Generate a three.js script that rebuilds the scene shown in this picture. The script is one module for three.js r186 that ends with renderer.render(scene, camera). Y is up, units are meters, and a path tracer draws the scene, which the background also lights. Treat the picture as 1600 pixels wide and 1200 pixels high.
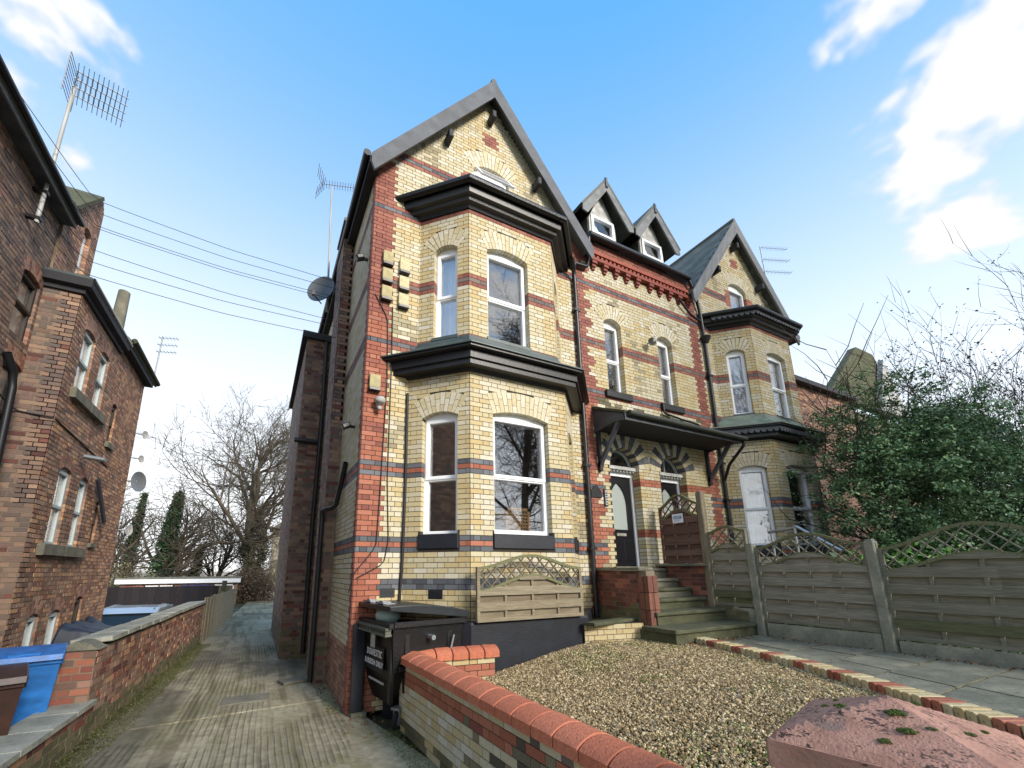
import * as THREE from 'three';
import { mergeGeometries } from 'three/addons/utils/BufferGeometryUtils.js';

// ---------- camera, sky, sun, exposure ----------
const scene = new THREE.Scene();
const camera = new THREE.PerspectiveCamera(84.76, 4 / 3, 0.05, 900);
camera.position.set(0, 1.65, 0);
camera.quaternion.setFromRotationMatrix(new THREE.Matrix4().makeBasis(
  new THREE.Vector3(0.89324009, -0.0057448, 0.44954326),
  new THREE.Vector3(-0.09535907, 0.97474567, 0.20193444),
  new THREE.Vector3(-0.43935042, -0.22324396, 0.8701341)));
camera.setViewOffset(1600, 1200, 58, -140, 1600, 1200);
camera.updateProjectionMatrix(); camera.updateMatrixWorld(true);
const renderer = new THREE.WebGLRenderer({ antialias: true });
renderer.setSize(1024, 768);
renderer.toneMapping = THREE.LinearToneMapping;
renderer.toneMappingExposure = 2.0;
renderer.shadowMap.enabled = true;
const SUN_DIR = new THREE.Vector3(0.25, 0.45, 0.86).normalize();
const sun = new THREE.DirectionalLight(new THREE.Color(1.0, 0.93, 0.84), 2.7);
sun.position.copy(SUN_DIR).multiplyScalar(60); sun.castShadow = true; sun.shadow.radius = 34;
sun.shadow.mapSize.set(2048, 2048);
Object.assign(sun.shadow.camera, { left: -30, right: 30, top: 30, bottom: -30, near: 1, far: 160 });
scene.add(sun); scene.add(sun.target);

// ---------- small maths ----------
let seed = 12345;
const rnd = () => { seed = (seed * 1664525 + 1013904223) >>> 0; return seed / 4294967296; };
const rr = (a, b) => a + (b - a) * rnd();
const pick = a => a[Math.floor(rnd() * a.length) % a.length];
const V = (x, y, z) => new THREE.Vector3(x, y, z);
const clamp = (x, a, b) => Math.min(b, Math.max(a, x));
const lerp = (a, b, t) => a + (b - a) * t;
const sstep = (a, b, x) => { const t = clamp((x - a) / (b - a), 0, 1); return t * t * (3 - 2 * t); };
function hash(i, j, k = 0) { let h = Math.imul(i, 374761393) ^ Math.imul(j, 668265263) ^ Math.imul(k, 1274126177); h = Math.imul(h ^ (h >>> 13), 1274126177); return ((h ^ (h >>> 16)) >>> 0) / 4294967296; }
function vnoise(x, y, per = 0, s = 0) {
  const xi = Math.floor(x), yi = Math.floor(y), fx = x - xi, fy = y - yi;
  const u = fx * fx * (3 - 2 * fx), v = fy * fy * (3 - 2 * fy);
  const w = n => per ? ((n % per) + per) % per : n;
  const a = hash(w(xi), w(yi), s), b = hash(w(xi + 1), w(yi), s), c = hash(w(xi), w(yi + 1), s), d = hash(w(xi + 1), w(yi + 1), s);
  return lerp(lerp(a, b, u), lerp(c, d, u), v);
}
function fbm(x, y, oct = 4, per = 0, s = 0) { let a = .5, t = 0, n = 0; for (let i = 0; i < oct; i++) { t += a * vnoise(x, y, per, s + i * 7); n += a; a *= .5; x *= 2; y *= 2; per *= 2; } return t / n; }

// ---------- sky: air and clouds only ----------
{
  const SKY = .70, w = 2048, h = 1024, data = new Float32Array(w * h * 4);
  const blob = (d, x, y, z, r) => { const l = Math.hypot(x, y, z); return Math.max(0, 1 - Math.acos(clamp((d[0] * x + d[1] * y + d[2] * z) / l, -1, 1)) / r); };
  for (let j = 0; j < h; j++) {
    const el = (j + .5) / h * Math.PI - Math.PI / 2, cy = Math.sin(el), ch = Math.cos(el);   // row 0 is the bottom
    for (let i = 0; i < w; i++) {
      const a = ((i + .5) / w - .5) * 2 * Math.PI, d = [ch * Math.cos(a), cy, ch * Math.sin(a)];
      const e = Math.max(0, cy), t = sstep(.10, .95, e);
      let r = lerp(.84, .078, t), g = lerp(.90, .335, t), b = lerp(.96, .72, t);
      // milky haze towards the end of the drive
      const az = Math.max(0, (-d[2] * .93 - d[0] * .3) / Math.max(ch, .01)), hz = az * az * Math.exp(-e * 3.6);
      r = lerp(r, 1.0, hz * .9); g = lerp(g, 1.0, hz * .9); b = lerp(b, 1.0, hz * .9);
      if (cy > -.02) {
        // clouds: a flat layer, broken, plus the banks seen at the picture's corners
        const px = d[0] / (e + .22), pz = d[2] / (e + .22);
        const n = fbm(px * 1.7 + 9, pz * 1.7 + 4, 6, 0, 3), n2 = fbm(px * 5 + 2, pz * 5 + 7, 4, 0, 31);
        let m = 0;
        for (const [x, y, z, r, k] of [[.80, .58, -.11, .19, 1.35], [.777, .627, -.05, .17, 1.35], [.86, .50, -.12, .14, 1.2], [.667, .734, -.128, .11, 1.15], [-.33, .71, -.62, .13, 1.25], [-.37, .64, -.68, .10, 1.2], [-.31, .61, -.73, .08, 1.1]]) m = Math.max(m, Math.min(1, k * blob(d, x, y, z, r)));
        const back = sstep(.15, .7, d[2] * .9 + .1);                          // broken cloud behind the camera as well
        m = Math.max(m, back * .62);
        const wx = px + .10 * (n - .5), wz = pz + .10 * (n2 - .5), n3 = fbm(wx * 9 + 3, wz * 9, 6, 0, 57), n4 = fbm(wx * 26, wz * 26, 4, 0, 91);
        const D = m * 1.15 - .50 + (n3 - .5) * 1.5 + (n4 - .5) * .55 + (n - .5) * .5;
        const c = sstep(0, .42, D) * sstep(.02, .2, m);
        const sh = lerp(.80, 1.08, sstep(.0, .5, D) * .6 + n4 * .4);
        r = lerp(r, .735 * sh, c); g = lerp(g, .745 * sh, c); b = lerp(b, .765 * sh, c);
      } else { r = .30; g = .29; b = .27; }
      const o = (j * w + i) * 4; data[o] = r * SKY; data[o + 1] = g * SKY; data[o + 2] = b * SKY; data[o + 3] = 1;
    }
  }
  const sky = new THREE.DataTexture(data, w, h, THREE.RGBAFormat, THREE.FloatType);
  sky.mapping = THREE.EquirectangularReflectionMapping; sky.magFilter = sky.minFilter = THREE.LinearFilter; sky.needsUpdate = true;
  scene.background = sky; scene.environment = sky;
}

// ---------- textures and materials ----------
function tex(size, fn, srgb = true, h = size) {
  const d = new Uint8Array(size * h * 4);
  for (let j = 0; j < h; j++) for (let i = 0; i < size; i++) {
    const c = fn(i / size, j / h, i, j), o = (j * size + i) * 4;
    if (typeof c === 'number') d[o] = d[o + 1] = d[o + 2] = clamp(c, 0, 1) * 255; else { d[o] = clamp(c[0], 0, 1) * 255; d[o + 1] = clamp(c[1], 0, 1) * 255; d[o + 2] = clamp(c[2], 0, 1) * 255; }
    d[o + 3] = 255;
  }
  const t = new THREE.DataTexture(d, size, h); t.wrapS = t.wrapT = THREE.RepeatWrapping; t.magFilter = THREE.LinearFilter; t.minFilter = THREE.LinearMipmapLinearFilter; t.generateMipmaps = true;
  if (srgb) t.colorSpace = THREE.SRGBColorSpace; t.needsUpdate = true; return t;
}
const rep = (t, x, y) => { const c = t.clone(); c.repeat.set(x, y); c.needsUpdate = true; return c; };
const grainT = tex(256, (u, v) => .80 + .20 * fbm(u * 24, v * 24, 4, 24, 5) - .16 * sstep(.72, .8, fbm(u * 40, v * 40, 2, 40, 9)));
const roughT = tex(256, (u, v) => fbm(u * 32, v * 32, 4, 32, 2), false);
const woodT = tex(512, (u, v) => { const g = fbm(u * 6, v * 90, 4, 0, 3), k = fbm(u * 3, v * 10, 3, 0, 8); return .58 + .42 * (g * .7 + k * .3); });
const blotchT = tex(512, (u, v) => .62 + .38 * fbm(u * 8, v * 8, 6, 8, 14));
const stoneT = tex(512, (u, v) => { const m = fbm(u * 7, v * 7, 5, 7, 41), s = fbm(u * 60, v * 60, 3, 60, 4); return [.62 + .3 * m + .12 * (s - .5), .63 + .28 * m + .12 * (s - .5), .60 + .26 * m + .12 * (s - .5)]; });
const M = {};
function mat(name, color, o = {}) { const m = new THREE.MeshStandardMaterial({ color, roughness: .8, ...o }); M[name] = m; return m; }
mat('mortarDark', 0x443e34, { roughness: .95, bumpMap: rep(roughT, 3, 3), bumpScale: .004, map: rep(blotchT, .7, .7) });
mat('mortarPale', 0x9f9078, { roughness: .95, bumpMap: rep(roughT, 3, 3), bumpScale: .004, map: rep(blotchT, .7, .7) });
mat('white', 0xf2f5f8, { roughness: .35 });
mat('whiteOld', 0xd2d3cf, { roughness: .6, map: rep(blotchT, 1, 1) });
mat('black', 0x191a1d, { roughness: .42, map: blotchT, bumpMap: rep(roughT, 2, 2), bumpScale: .002 });
mat('blackPaint', 0x20252f, { roughness: .5, map: rep(blotchT, .8, .8), bumpMap: rep(roughT, 2, 2), bumpScale: .002 });
mat('pipe', 0x1d1e22, { roughness: .4 });
mat('barge', 0x5b6067, { roughness: .6, map: rep(blotchT, .8, .8) });
mat('bargePale', 0x85888a, { roughness: .65, map: rep(blotchT, .8, .8) });
mat('soffit', 0x2a2b30, { roughness: .7 });
mat('lead', 0x52605f, { roughness: .5, map: blotchT });
mat('leadGreen', 0x8b9a8a, { roughness: .55, map: blotchT });
mat('slate', 0x6d7068, { roughness: .7, map: blotchT });
mat('room', 0x6b6152, { roughness: .9 });
mat('curtain', 0xd3dcec, { roughness: .9 });
mat('blind', 0xdfe6df, { roughness: .8 });
mat('stone', 0x9a968a, { roughness: .9, map: stoneT, bumpMap: rep(roughT, 2, 2), bumpScale: .006 });
mat('stonePale', 0xc9c8c2, { roughness: .85, map: stoneT, bumpMap: rep(roughT, 2, 2), bumpScale: .005 });
mat('stoneMoss', 0x6f7159, { roughness: .95, map: stoneT, bumpMap: rep(roughT, 2, 2), bumpScale: .01 });
mat('concrete', 0xb9b7ab, { roughness: .9, map: stoneT, bumpMap: rep(roughT, 4, 4), bumpScale: .004 });
mat('steel', 0xa9adb0, { roughness: .35, metalness: .8 });
mat('galv', 0x8f9498, { roughness: .5, metalness: .6 });
mat('wire', 0x1a1a1c, { roughness: .6 });
mat('rubber', 0x17181a, { roughness: .8 });
M.glass = new THREE.MeshPhysicalMaterial({ color: 0xffffff, transmission: 1, thickness: 0, roughness: .015, ior: 2.33 });
M.frost = new THREE.MeshPhysicalMaterial({ color: 0xc7d2cc, transmission: .35, thickness: 0, roughness: .35, ior: 1.6 });

// ---------- object helpers ----------
const taken = {};
const numbered = n => { const k = taken[n] = (taken[n] ?? -1) + 1; return k ? `${n}_${String(k).padStart(3, '0')}` : n; };
const shade = o => { o.traverse(m => { if (m.isMesh) { m.castShadow = true; m.receiveShadow = true; } }); return o; };
function thing(name, label, category, pos = [0, 0, 0], turn = 0, group) {
  const o = new THREE.Group(); o.name = numbered(name); o.position.set(...pos); o.rotation.y = turn;
  o.userData = { label, category }; if (group) o.userData.group = group; scene.add(o); o.updateMatrixWorld(true); return o;
}
function tag(o, name, label, category, group) { o.name = numbered(name); o.userData = { ...o.userData, label, category }; if (group) o.userData.group = group; scene.add(o); return o; }
function struct(o, name) { o.name = numbered(name); o.userData.kind = 'structure'; scene.add(o); return o; }
function part(parent, name, geo, m, label) { const o = new THREE.Mesh(geo, m); o.name = name; if (label) o.userData.label = label; parent.add(o); return o; }
// add an object given in world coordinates to a parent that stands somewhere else
function wpart(parent, name, geo, m, label) { const o = new THREE.Mesh(geo, m); o.name = name; if (label) o.userData.label = label; parent.updateWorldMatrix(true, false); o.applyMatrix4(parent.matrixWorld.clone().invert()); parent.add(o); return o; }
function wgroup(parent, name, m4) { const g = new THREE.Group(); g.name = name; parent.updateWorldMatrix(true, false); g.applyMatrix4(parent.matrixWorld.clone().invert().multiply(m4)); parent.add(g); g.updateMatrixWorld(true); return g; }
const box = (x0, x1, y0, y1, z0, z1) => { const g = new THREE.BoxGeometry(x1 - x0, y1 - y0, z1 - z0); g.translate((x0 + x1) / 2, (y0 + y1) / 2, (z0 + z1) / 2); const u = g.attributes.uv, p = g.attributes.position, n = g.attributes.normal; for (let i = 0; i < u.count; i++) { const ax = Math.abs(n.getX(i)) > .5, ay = Math.abs(n.getY(i)) > .5; u.setXY(i, ax ? p.getZ(i) : p.getX(i), ay ? p.getZ(i) : p.getY(i)); } return g; };
function chamfer(l, h, d, c) { // box with chamfered edges, centred
  const s = new THREE.Shape(); const a = l / 2 - c, b = h / 2 - c;
  s.moveTo(-a, -b); s.lineTo(a, -b); s.lineTo(a, b); s.lineTo(-a, b); s.closePath();
  const g = new THREE.ExtrudeGeometry(s, { depth: d - 2 * c, bevelEnabled: true, bevelThickness: c, bevelSize: c, bevelSegments: 1, curveSegments: 1 }); g.translate(0, 0, -d / 2 + c); return g;
}
function bar(a, b, w, t = w, up = V(0, 1, 0)) { // square bar from a to b
  const d = b.clone().sub(a), L = d.length(); d.normalize(); let s = new THREE.Vector3().crossVectors(up, d); if (s.lengthSq() < 1e-6) s.set(1, 0, 0); s.normalize(); const u = new THREE.Vector3().crossVectors(d, s);
  const g = new THREE.BoxGeometry(w, t, L); g.applyMatrix4(new THREE.Matrix4().makeBasis(s, u, d)); const m = a.clone().add(b).multiplyScalar(.5); g.translate(m.x, m.y, m.z); return g;
}
const tube = (pts, r, seg = 8, n) => new THREE.TubeGeometry(new THREE.CatmullRomCurve3(pts, false, 'catmullrom', .1), n || Math.max(2, pts.length * 5), r, seg);
const rod = (a, b, r, r2 = r, seg = 8) => { const d = b.clone().sub(a), L = d.length(); const g = new THREE.CylinderGeometry(r2, r, L, seg); g.applyQuaternion(new THREE.Quaternion().setFromUnitVectors(V(0, 1, 0), d.normalize())); const m = a.clone().add(b).multiplyScalar(.5); g.translate(m.x, m.y, m.z); return g; };
const merge = a => mergeGeometries(a.map(g => { const k = g.index ? g.toNonIndexed() : g; for (const n of Object.keys(k.attributes)) if (!['position', 'normal', 'uv'].includes(n)) k.deleteAttribute(n); return k; }));
function sweep(plan, prof, ends) { // plan [[x,z]..] walked with the outside on its left-hand normal (-dz,dx); prof closed [[o,y]..]
  const N = plan.length, nn = []; for (let i = 0; i < N - 1; i++) { const dx = plan[i + 1][0] - plan[i][0], dz = plan[i + 1][1] - plan[i][1], l = Math.hypot(dx, dz); nn.push([-dz / l, dx / l]); }
  const mit = plan.map((p, i) => { const a = nn[Math.max(0, i - 1)], b = nn[Math.min(N - 2, i)], k = 1 + a[0] * b[0] + a[1] * b[1]; return [(a[0] + b[0]) / k, (a[1] + b[1]) / k]; });
  if (ends) { mit[0] = [1 / nn[0][0], 0]; mit[N - 1] = [1 / nn[N - 2][0], 0]; }
  const P = (i, j) => { const [o, y] = prof[j]; return [plan[i][0] + mit[i][0] * o, y, plan[i][1] + mit[i][1] * o]; };
  const pos = [], uv = []; const q = (a, b, c, d, u0, u1, w0, w1) => { pos.push(...a, ...b, ...c, ...a, ...c, ...d); uv.push(u0, w0, u1, w0, u1, w1, u0, w0, u1, w1, u0, w1); };
  let s = 0; for (let i = 0; i < N - 1; i++) { const l = Math.hypot(plan[i + 1][0] - plan[i][0], plan[i + 1][1] - plan[i][1]); let w = 0; for (let j = 0; j < prof.length; j++) { const k = (j + 1) % prof.length, dl = Math.hypot(prof[k][0] - prof[j][0], prof[k][1] - prof[j][1]); q(P(i, j), P(i + 1, j), P(i + 1, k), P(i, k), s, s + l, w, w + dl); w += dl; } s += l; }
  const tri = THREE.ShapeUtils.triangulateShape(prof.map(p => new THREE.Vector2(p[0], p[1])), []);
  for (const e of [0, N - 1]) for (const t of tri) for (const j of t) { pos.push(...P(e, j)); uv.push(prof[j][0], prof[j][1]); }
  const g = new THREE.BufferGeometry(); g.setAttribute('position', new THREE.Float32BufferAttribute(pos, 3)); g.setAttribute('uv', new THREE.Float32BufferAttribute(uv, 2)); g.computeVertexNormals(); return g;
}

// ---------- brickwork ----------
const PAL = {
  cream: ['#ded4b6', '#dacfac', '#d7caa5', '#e1d8be', '#d5c8a0', '#dcd1b0', '#e4dcc6'],
  stained: ['#b9ae8c', '#aca182', '#c4b996', '#a3987a'],
  ochre: ['#d8c698', '#dbca9d', '#d5c08f', '#ddcea4', '#d3bb87'],
  red: ['#a05f4e', '#a76654', '#96584a', '#ad6d5a', '#905346'],
  orange: ['#b97257', '#b0694f', '#c07b61', '#a9634c'],
  blue: ['#666a70', '#6f7379', '#5c5f66', '#797d82', '#55585f'],
  greyred: ['#77685f', '#7f7068', '#6d6260', '#86786e'],
  dark: ['#867166', '#917869', '#78665d', '#9e8270', '#8a6f65', '#a98a74', '#73655e'],
  warm: ['#be906c', '#b08262', '#cd9e78', '#a2785e', '#d6a77f', '#966f5a'],
  brown: ['#a4846f', '#947661', '#b4947f', '#83695a', '#bd9c82', '#9c806c'],
  old: ['#a77f6b', '#b88c77', '#97705f', '#c3977f', '#866658', '#af8c77', '#a26f5a'],
  maroon: ['#774a43', '#825248', '#6d433d', '#8b5a4f', '#643f3a'],
  mossy: ['#6f6b4c', '#7b7454', '#676448', '#837a5c'],
  black: ['#7d735c', '#6b6250', '#91866a', '#5c5446'],
};
const brickMats = {};
const brickMat = hex => brickMats[hex] ??= new THREE.MeshStandardMaterial({ color: hex, roughness: .72, map: grainT, bumpMap: roughT, bumpScale: .003 });
const brickVC = new THREE.MeshStandardMaterial({ vertexColors: true, roughness: .72, map: grainT, bumpMap: roughT, bumpScale: .003 });
const unitBrick = (() => { const g = new THREE.BoxGeometry(1, 1, 1); return g; })();
const CH = .076;
class Face {
  constructor(x0, z0, x1, z1) { this.p0 = [x0, z0]; const l = Math.hypot(x1 - x0, z1 - z0); this.L = l; this.d = [(x1 - x0) / l, (z1 - z0) / l]; this.n = [-this.d[1], this.d[0]]; this.th = Math.atan2(-this.d[1], this.d[0]); this.m4 = new THREE.Matrix4().makeRotationY(this.th).setPosition(x0, 0, z0); }
  pt(u, v, o = 0) { return V(this.p0[0] + this.d[0] * u + this.n[0] * o, v, this.p0[1] + this.d[1] * u + this.n[1] * o); }
}
// an opening: {u0,u1,v0,vs, rise, len} segmental (or round) arch over a rectangle; plain: {u0,u1,v0,v1}
function archGeom(o) { const a = (o.u1 - o.u0) / 2, r = o.rise, R = (a * a + r * r) / (2 * r), c = (o.u0 + o.u1) / 2, cy = o.vs + r - R, ph = r >= a * .98 ? Math.PI / 2 : Math.asin(a / R); return { a, R, c, cy, ph }; }
function blockAt(o, v) {
  if (o.v1 !== undefined) return v > o.v0 && v < o.v1 ? [o.u0, o.u1] : null;
  if (v < o.v0) return null; if (v <= o.vs) return [o.u0, o.u1];
  const { a, R, c, cy, ph } = archGeom(o), len = o.len; if (v >= o.vs + o.rise + len) return null;
  let hw; const edge = o.vs + len * Math.cos(ph);
  if (ph > 1.5) hw = Math.sqrt(Math.max(0, (R + len) ** 2 - (v - cy) ** 2));
  else hw = v < edge ? a + (v - o.vs) * Math.tan(ph) : Math.sqrt(Math.max(0, (R + len) ** 2 - (v - cy) ** 2));
  return hw > 0 ? [c - hw + .015, c + hw - .015] : null;
}
function outline(s, o) { // path of an opening, anticlockwise
  if (o.v1 !== undefined) { s.moveTo(o.u0, o.v0); s.lineTo(o.u1, o.v0); s.lineTo(o.u1, o.v1); s.lineTo(o.u0, o.v1); s.closePath(); return s; }
  const { R, c, cy, ph } = archGeom(o); s.moveTo(o.u0, o.v0); s.lineTo(o.u1, o.v0); s.lineTo(o.u1, o.vs);
  for (let i = 1; i <= 14; i++) { const t = ph - 2 * ph * i / 14; s.lineTo(c + Math.sin(t) * R, cy + Math.cos(t) * R); } s.closePath(); return s;
}
// lays a wall: returns the wall mesh (mortar body) with its bricks as children
function wall(parent, F, o) {
  const { v0, v1, thick = .22, opens = [], color, top, base = 1.53, keep = 100, mortar = M.mortarDark, S = .222, H = .108, J = .009, name = 'wall', label, proud = .006, ch = CH, skip = [], jit = 0 } = o;
  const s = new THREE.Shape();
  if (top) { const t = top; s.moveTo(0, v0); s.lineTo(F.L, v0); for (const p of t) s.lineTo(p[0], p[1]); s.closePath(); } else { s.moveTo(0, v0); s.lineTo(F.L, v0); s.lineTo(F.L, v1); s.lineTo(0, v1); s.closePath(); }
  for (const w of opens) { if (w.nohole) continue; const h = new THREE.Path(); outline(h, w); s.holes.push(h); }
  const g = new THREE.ExtrudeGeometry(s, { depth: thick, bevelEnabled: false, curveSegments: 1 }); g.translate(0, 0, -thick);
  parent.updateWorldMatrix(true, false);
  const wm = new THREE.Mesh(g, mortar); wm.name = name; if (label) wm.userData.label = label; wm.applyMatrix4(parent.matrixWorld.clone().invert().multiply(F.m4)); parent.add(wm);
  const list = [], k0 = Math.floor((v0 - base) / ch), k1 = Math.ceil((v1 - base) / ch);
  const per = S + H;
  for (let k = k0; k < k1; k++) {
    const y0 = Math.max(base + k * ch, v0), y1 = Math.min(base + (k + 1) * ch, v1); if (y1 - y0 < .03) continue; const vm = (y0 + y1) / 2;
    let iv = [[0, F.L]];
    if (top) { let lo = 1e9, hi = -1e9; const poly = [[0, v0], [F.L, v0], ...top]; for (let i = 0; i < poly.length; i++) { const a = poly[i], b = poly[(i + 1) % poly.length]; if ((a[1] - vm) * (b[1] - vm) <= 0 && a[1] !== b[1]) { const u = a[0] + (b[0] - a[0]) * (vm - a[1]) / (b[1] - a[1]); lo = Math.min(lo, u); hi = Math.max(hi, u); } } iv = lo < hi ? [[lo, hi]] : []; }
    for (const w of [...opens, ...skip]) { const b = blockAt(w, vm); if (!b) continue; const nx = []; for (const [a, c] of iv) { if (b[1] <= a || b[0] >= c) { nx.push([a, c]); continue; } if (b[0] > a + .02) nx.push([a, b[0]]); if (b[1] < c - .02) nx.push([b[1], c]); } iv = nx; }
    for (const [a, c] of iv) {
      let u = Math.floor(a / per) * per - per + ((k & 1) ? per / 2 : 0), st = true, last = a;
      while (u < c) {
        const l = st ? S : H, b0 = last, b1 = Math.min(u + l, c); u += l; st = !st;
        let e = b1; if (c - e < .04 && c - e > 0) { e = c; u = c + 1; }
        if (e - b0 < .045) continue; last = e;
        const cl = color(k, (b0 + e) / 2, vm, F); if (!cl) continue;
        let s0 = b0 + J / 2, s1 = e - J / 2, dp = 0; for (const w of opens) if (w.len && vm < w.vs && vm > w.v0) { if (Math.abs(b0 - w.u1) < 1e-5) { s0 = b0 - .004; dp = .19; } if (Math.abs(e - w.u0) < 1e-5) { s1 = e + .004; dp = .19; } }
        list.push({ u: (s0 + s1) / 2, v: vm, l: s1 - s0, dp, h: y1 - y0 - J, hex: pick(PAL[cl] || [cl]), o: jit ? rr(-jit, jit) : 0, tilt: jit ? rr(-.02, .02) : 0 });
      }
    }
  }
  // voussoirs over arched openings
  for (const w of opens.concat(skip)) if (w.len && !w.noring) {
    const { a, R, c, cy, ph } = archGeom(w), n = w.n || Math.max(7, Math.round(2 * ph * (R + w.len * .5) / .082)), rows = w.rows || 2;
    for (let i = 0; i < n; i++) { const t0 = -ph + 2 * ph * i / n, t1 = -ph + 2 * ph * (i + 1) / n; const cuts = w.cuts ? w.cuts : (i & 1) ? [0, .34, 1] : [0, .66, 1];
      for (let q = 0; q < cuts.length - 1; q++) list.push({ vs: true, t0: t0 + .0035 / R, t1: t1 - .0035 / R, r0: R + w.len * cuts[q] + (q ? .003 : -.004), r1: R + w.len * cuts[q + 1] - .004, c, cy, hex: pick(PAL[w.ring ? w.ring(i, n, q) : 'cream']), u: c + Math.sin((t0 + t1) / 2) * (R + w.len * (cuts[q] + cuts[q + 1]) / 2), v: cy + Math.cos((t0 + t1) / 2) * (R + w.len * (cuts[q] + cuts[q + 1]) / 2), l: w.len * (cuts[q + 1] - cuts[q]), h: .075, pr: w.proud || .004 }); }
  }
  finishBricks(wm, F, list, keep, proud);
  return wm;
}
function vousGeo(b, proud) { const p = []; const P = (t, r, z) => [b.c + Math.sin(t) * r, b.cy + Math.cos(t) * r, z]; const z0 = -.17, z1 = proud + b.pr; const A = P(b.t0, b.r0, z1), B = P(b.t1, b.r0, z1), C = P(b.t1, b.r1, z1), D = P(b.t0, b.r1, z1), a = P(b.t0, b.r0, z0), bb = P(b.t1, b.r0, z0), c = P(b.t1, b.r1, z0), d = P(b.t0, b.r1, z0);
  const q = (m, n, o, r) => p.push(...m, ...n, ...o, ...m, ...o, ...r); q(A, B, C, D); q(a, bb, B, A); q(bb, c, C, B); q(c, d, D, C); q(d, a, A, D);
  const g = new THREE.BufferGeometry(); g.setAttribute('position', new THREE.Float32BufferAttribute(p, 3)); const uv = []; for (let i = 0; i < p.length; i += 3) uv.push(p[i] * 4, p[i + 1] * 4); g.setAttribute('uv', new THREE.Float32BufferAttribute(uv, 2)); g.computeVertexNormals(); return g; }
function finishBricks(wm, F, list, keep, proud, depth = .056) {
  const ctr = V(0, 0, 0);
  for (const b of list) { const w = F.pt(b.u, b.v); const d = w.distanceTo(camera.position); ctr.copy(w).project(camera); const inF = Math.abs(ctr.x) < 1.02 && Math.abs(ctr.y) < 1.02 && ctr.z < 1; const vw = camera.position.clone().sub(w).normalize(); b.sz = (inF ? 1 : .001) * b.l * Math.max(.05, Math.abs(vw.x * F.n[0] + vw.z * F.n[1])) * b.h / d / d; }
  list.sort((a, b) => b.sz - a.sz);
  const rest = [];
  list.forEach((b, i) => {
    if (i < keep) {
      let m; if (b.vs) m = new THREE.Mesh(vousGeo(b, proud), brickMat(b.hex)); else { m = new THREE.Mesh(unitBrick, brickMat(b.hex)); const dd = b.dp || depth; m.scale.set(b.l, b.h, dd); m.position.set(b.u, b.v, proud - dd / 2 + b.o); m.rotation.z = b.tilt; }
      m.name = 'brick'; wm.add(m);
    } else {
      let g; if (b.vs) g = vousGeo(b, proud); else { g = unitBrick.clone().toNonIndexed(); const m4 = new THREE.Matrix4().makeRotationZ(b.tilt).scale(V(b.l, b.h, b.dp || depth)); m4.setPosition(b.u, b.v, proud - (b.dp || depth) / 2 + b.o); g.applyMatrix4(m4); }
      const c = new THREE.Color(b.hex), n = g.attributes.position.count, ca = new Float32Array(n * 3); for (let q = 0; q < n; q++) { ca[q * 3] = c.r; ca[q * 3 + 1] = c.g; ca[q * 3 + 2] = c.b; } g.setAttribute('color', new THREE.BufferAttribute(ca, 3)); rest.push(g);
    }
  });
  if (rest.length) { const m = new THREE.Mesh(mergeGeometries(rest), brickVC); m.name = 'brickwork'; m.userData.kind = 'stuff'; wm.add(m); }
}
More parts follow.
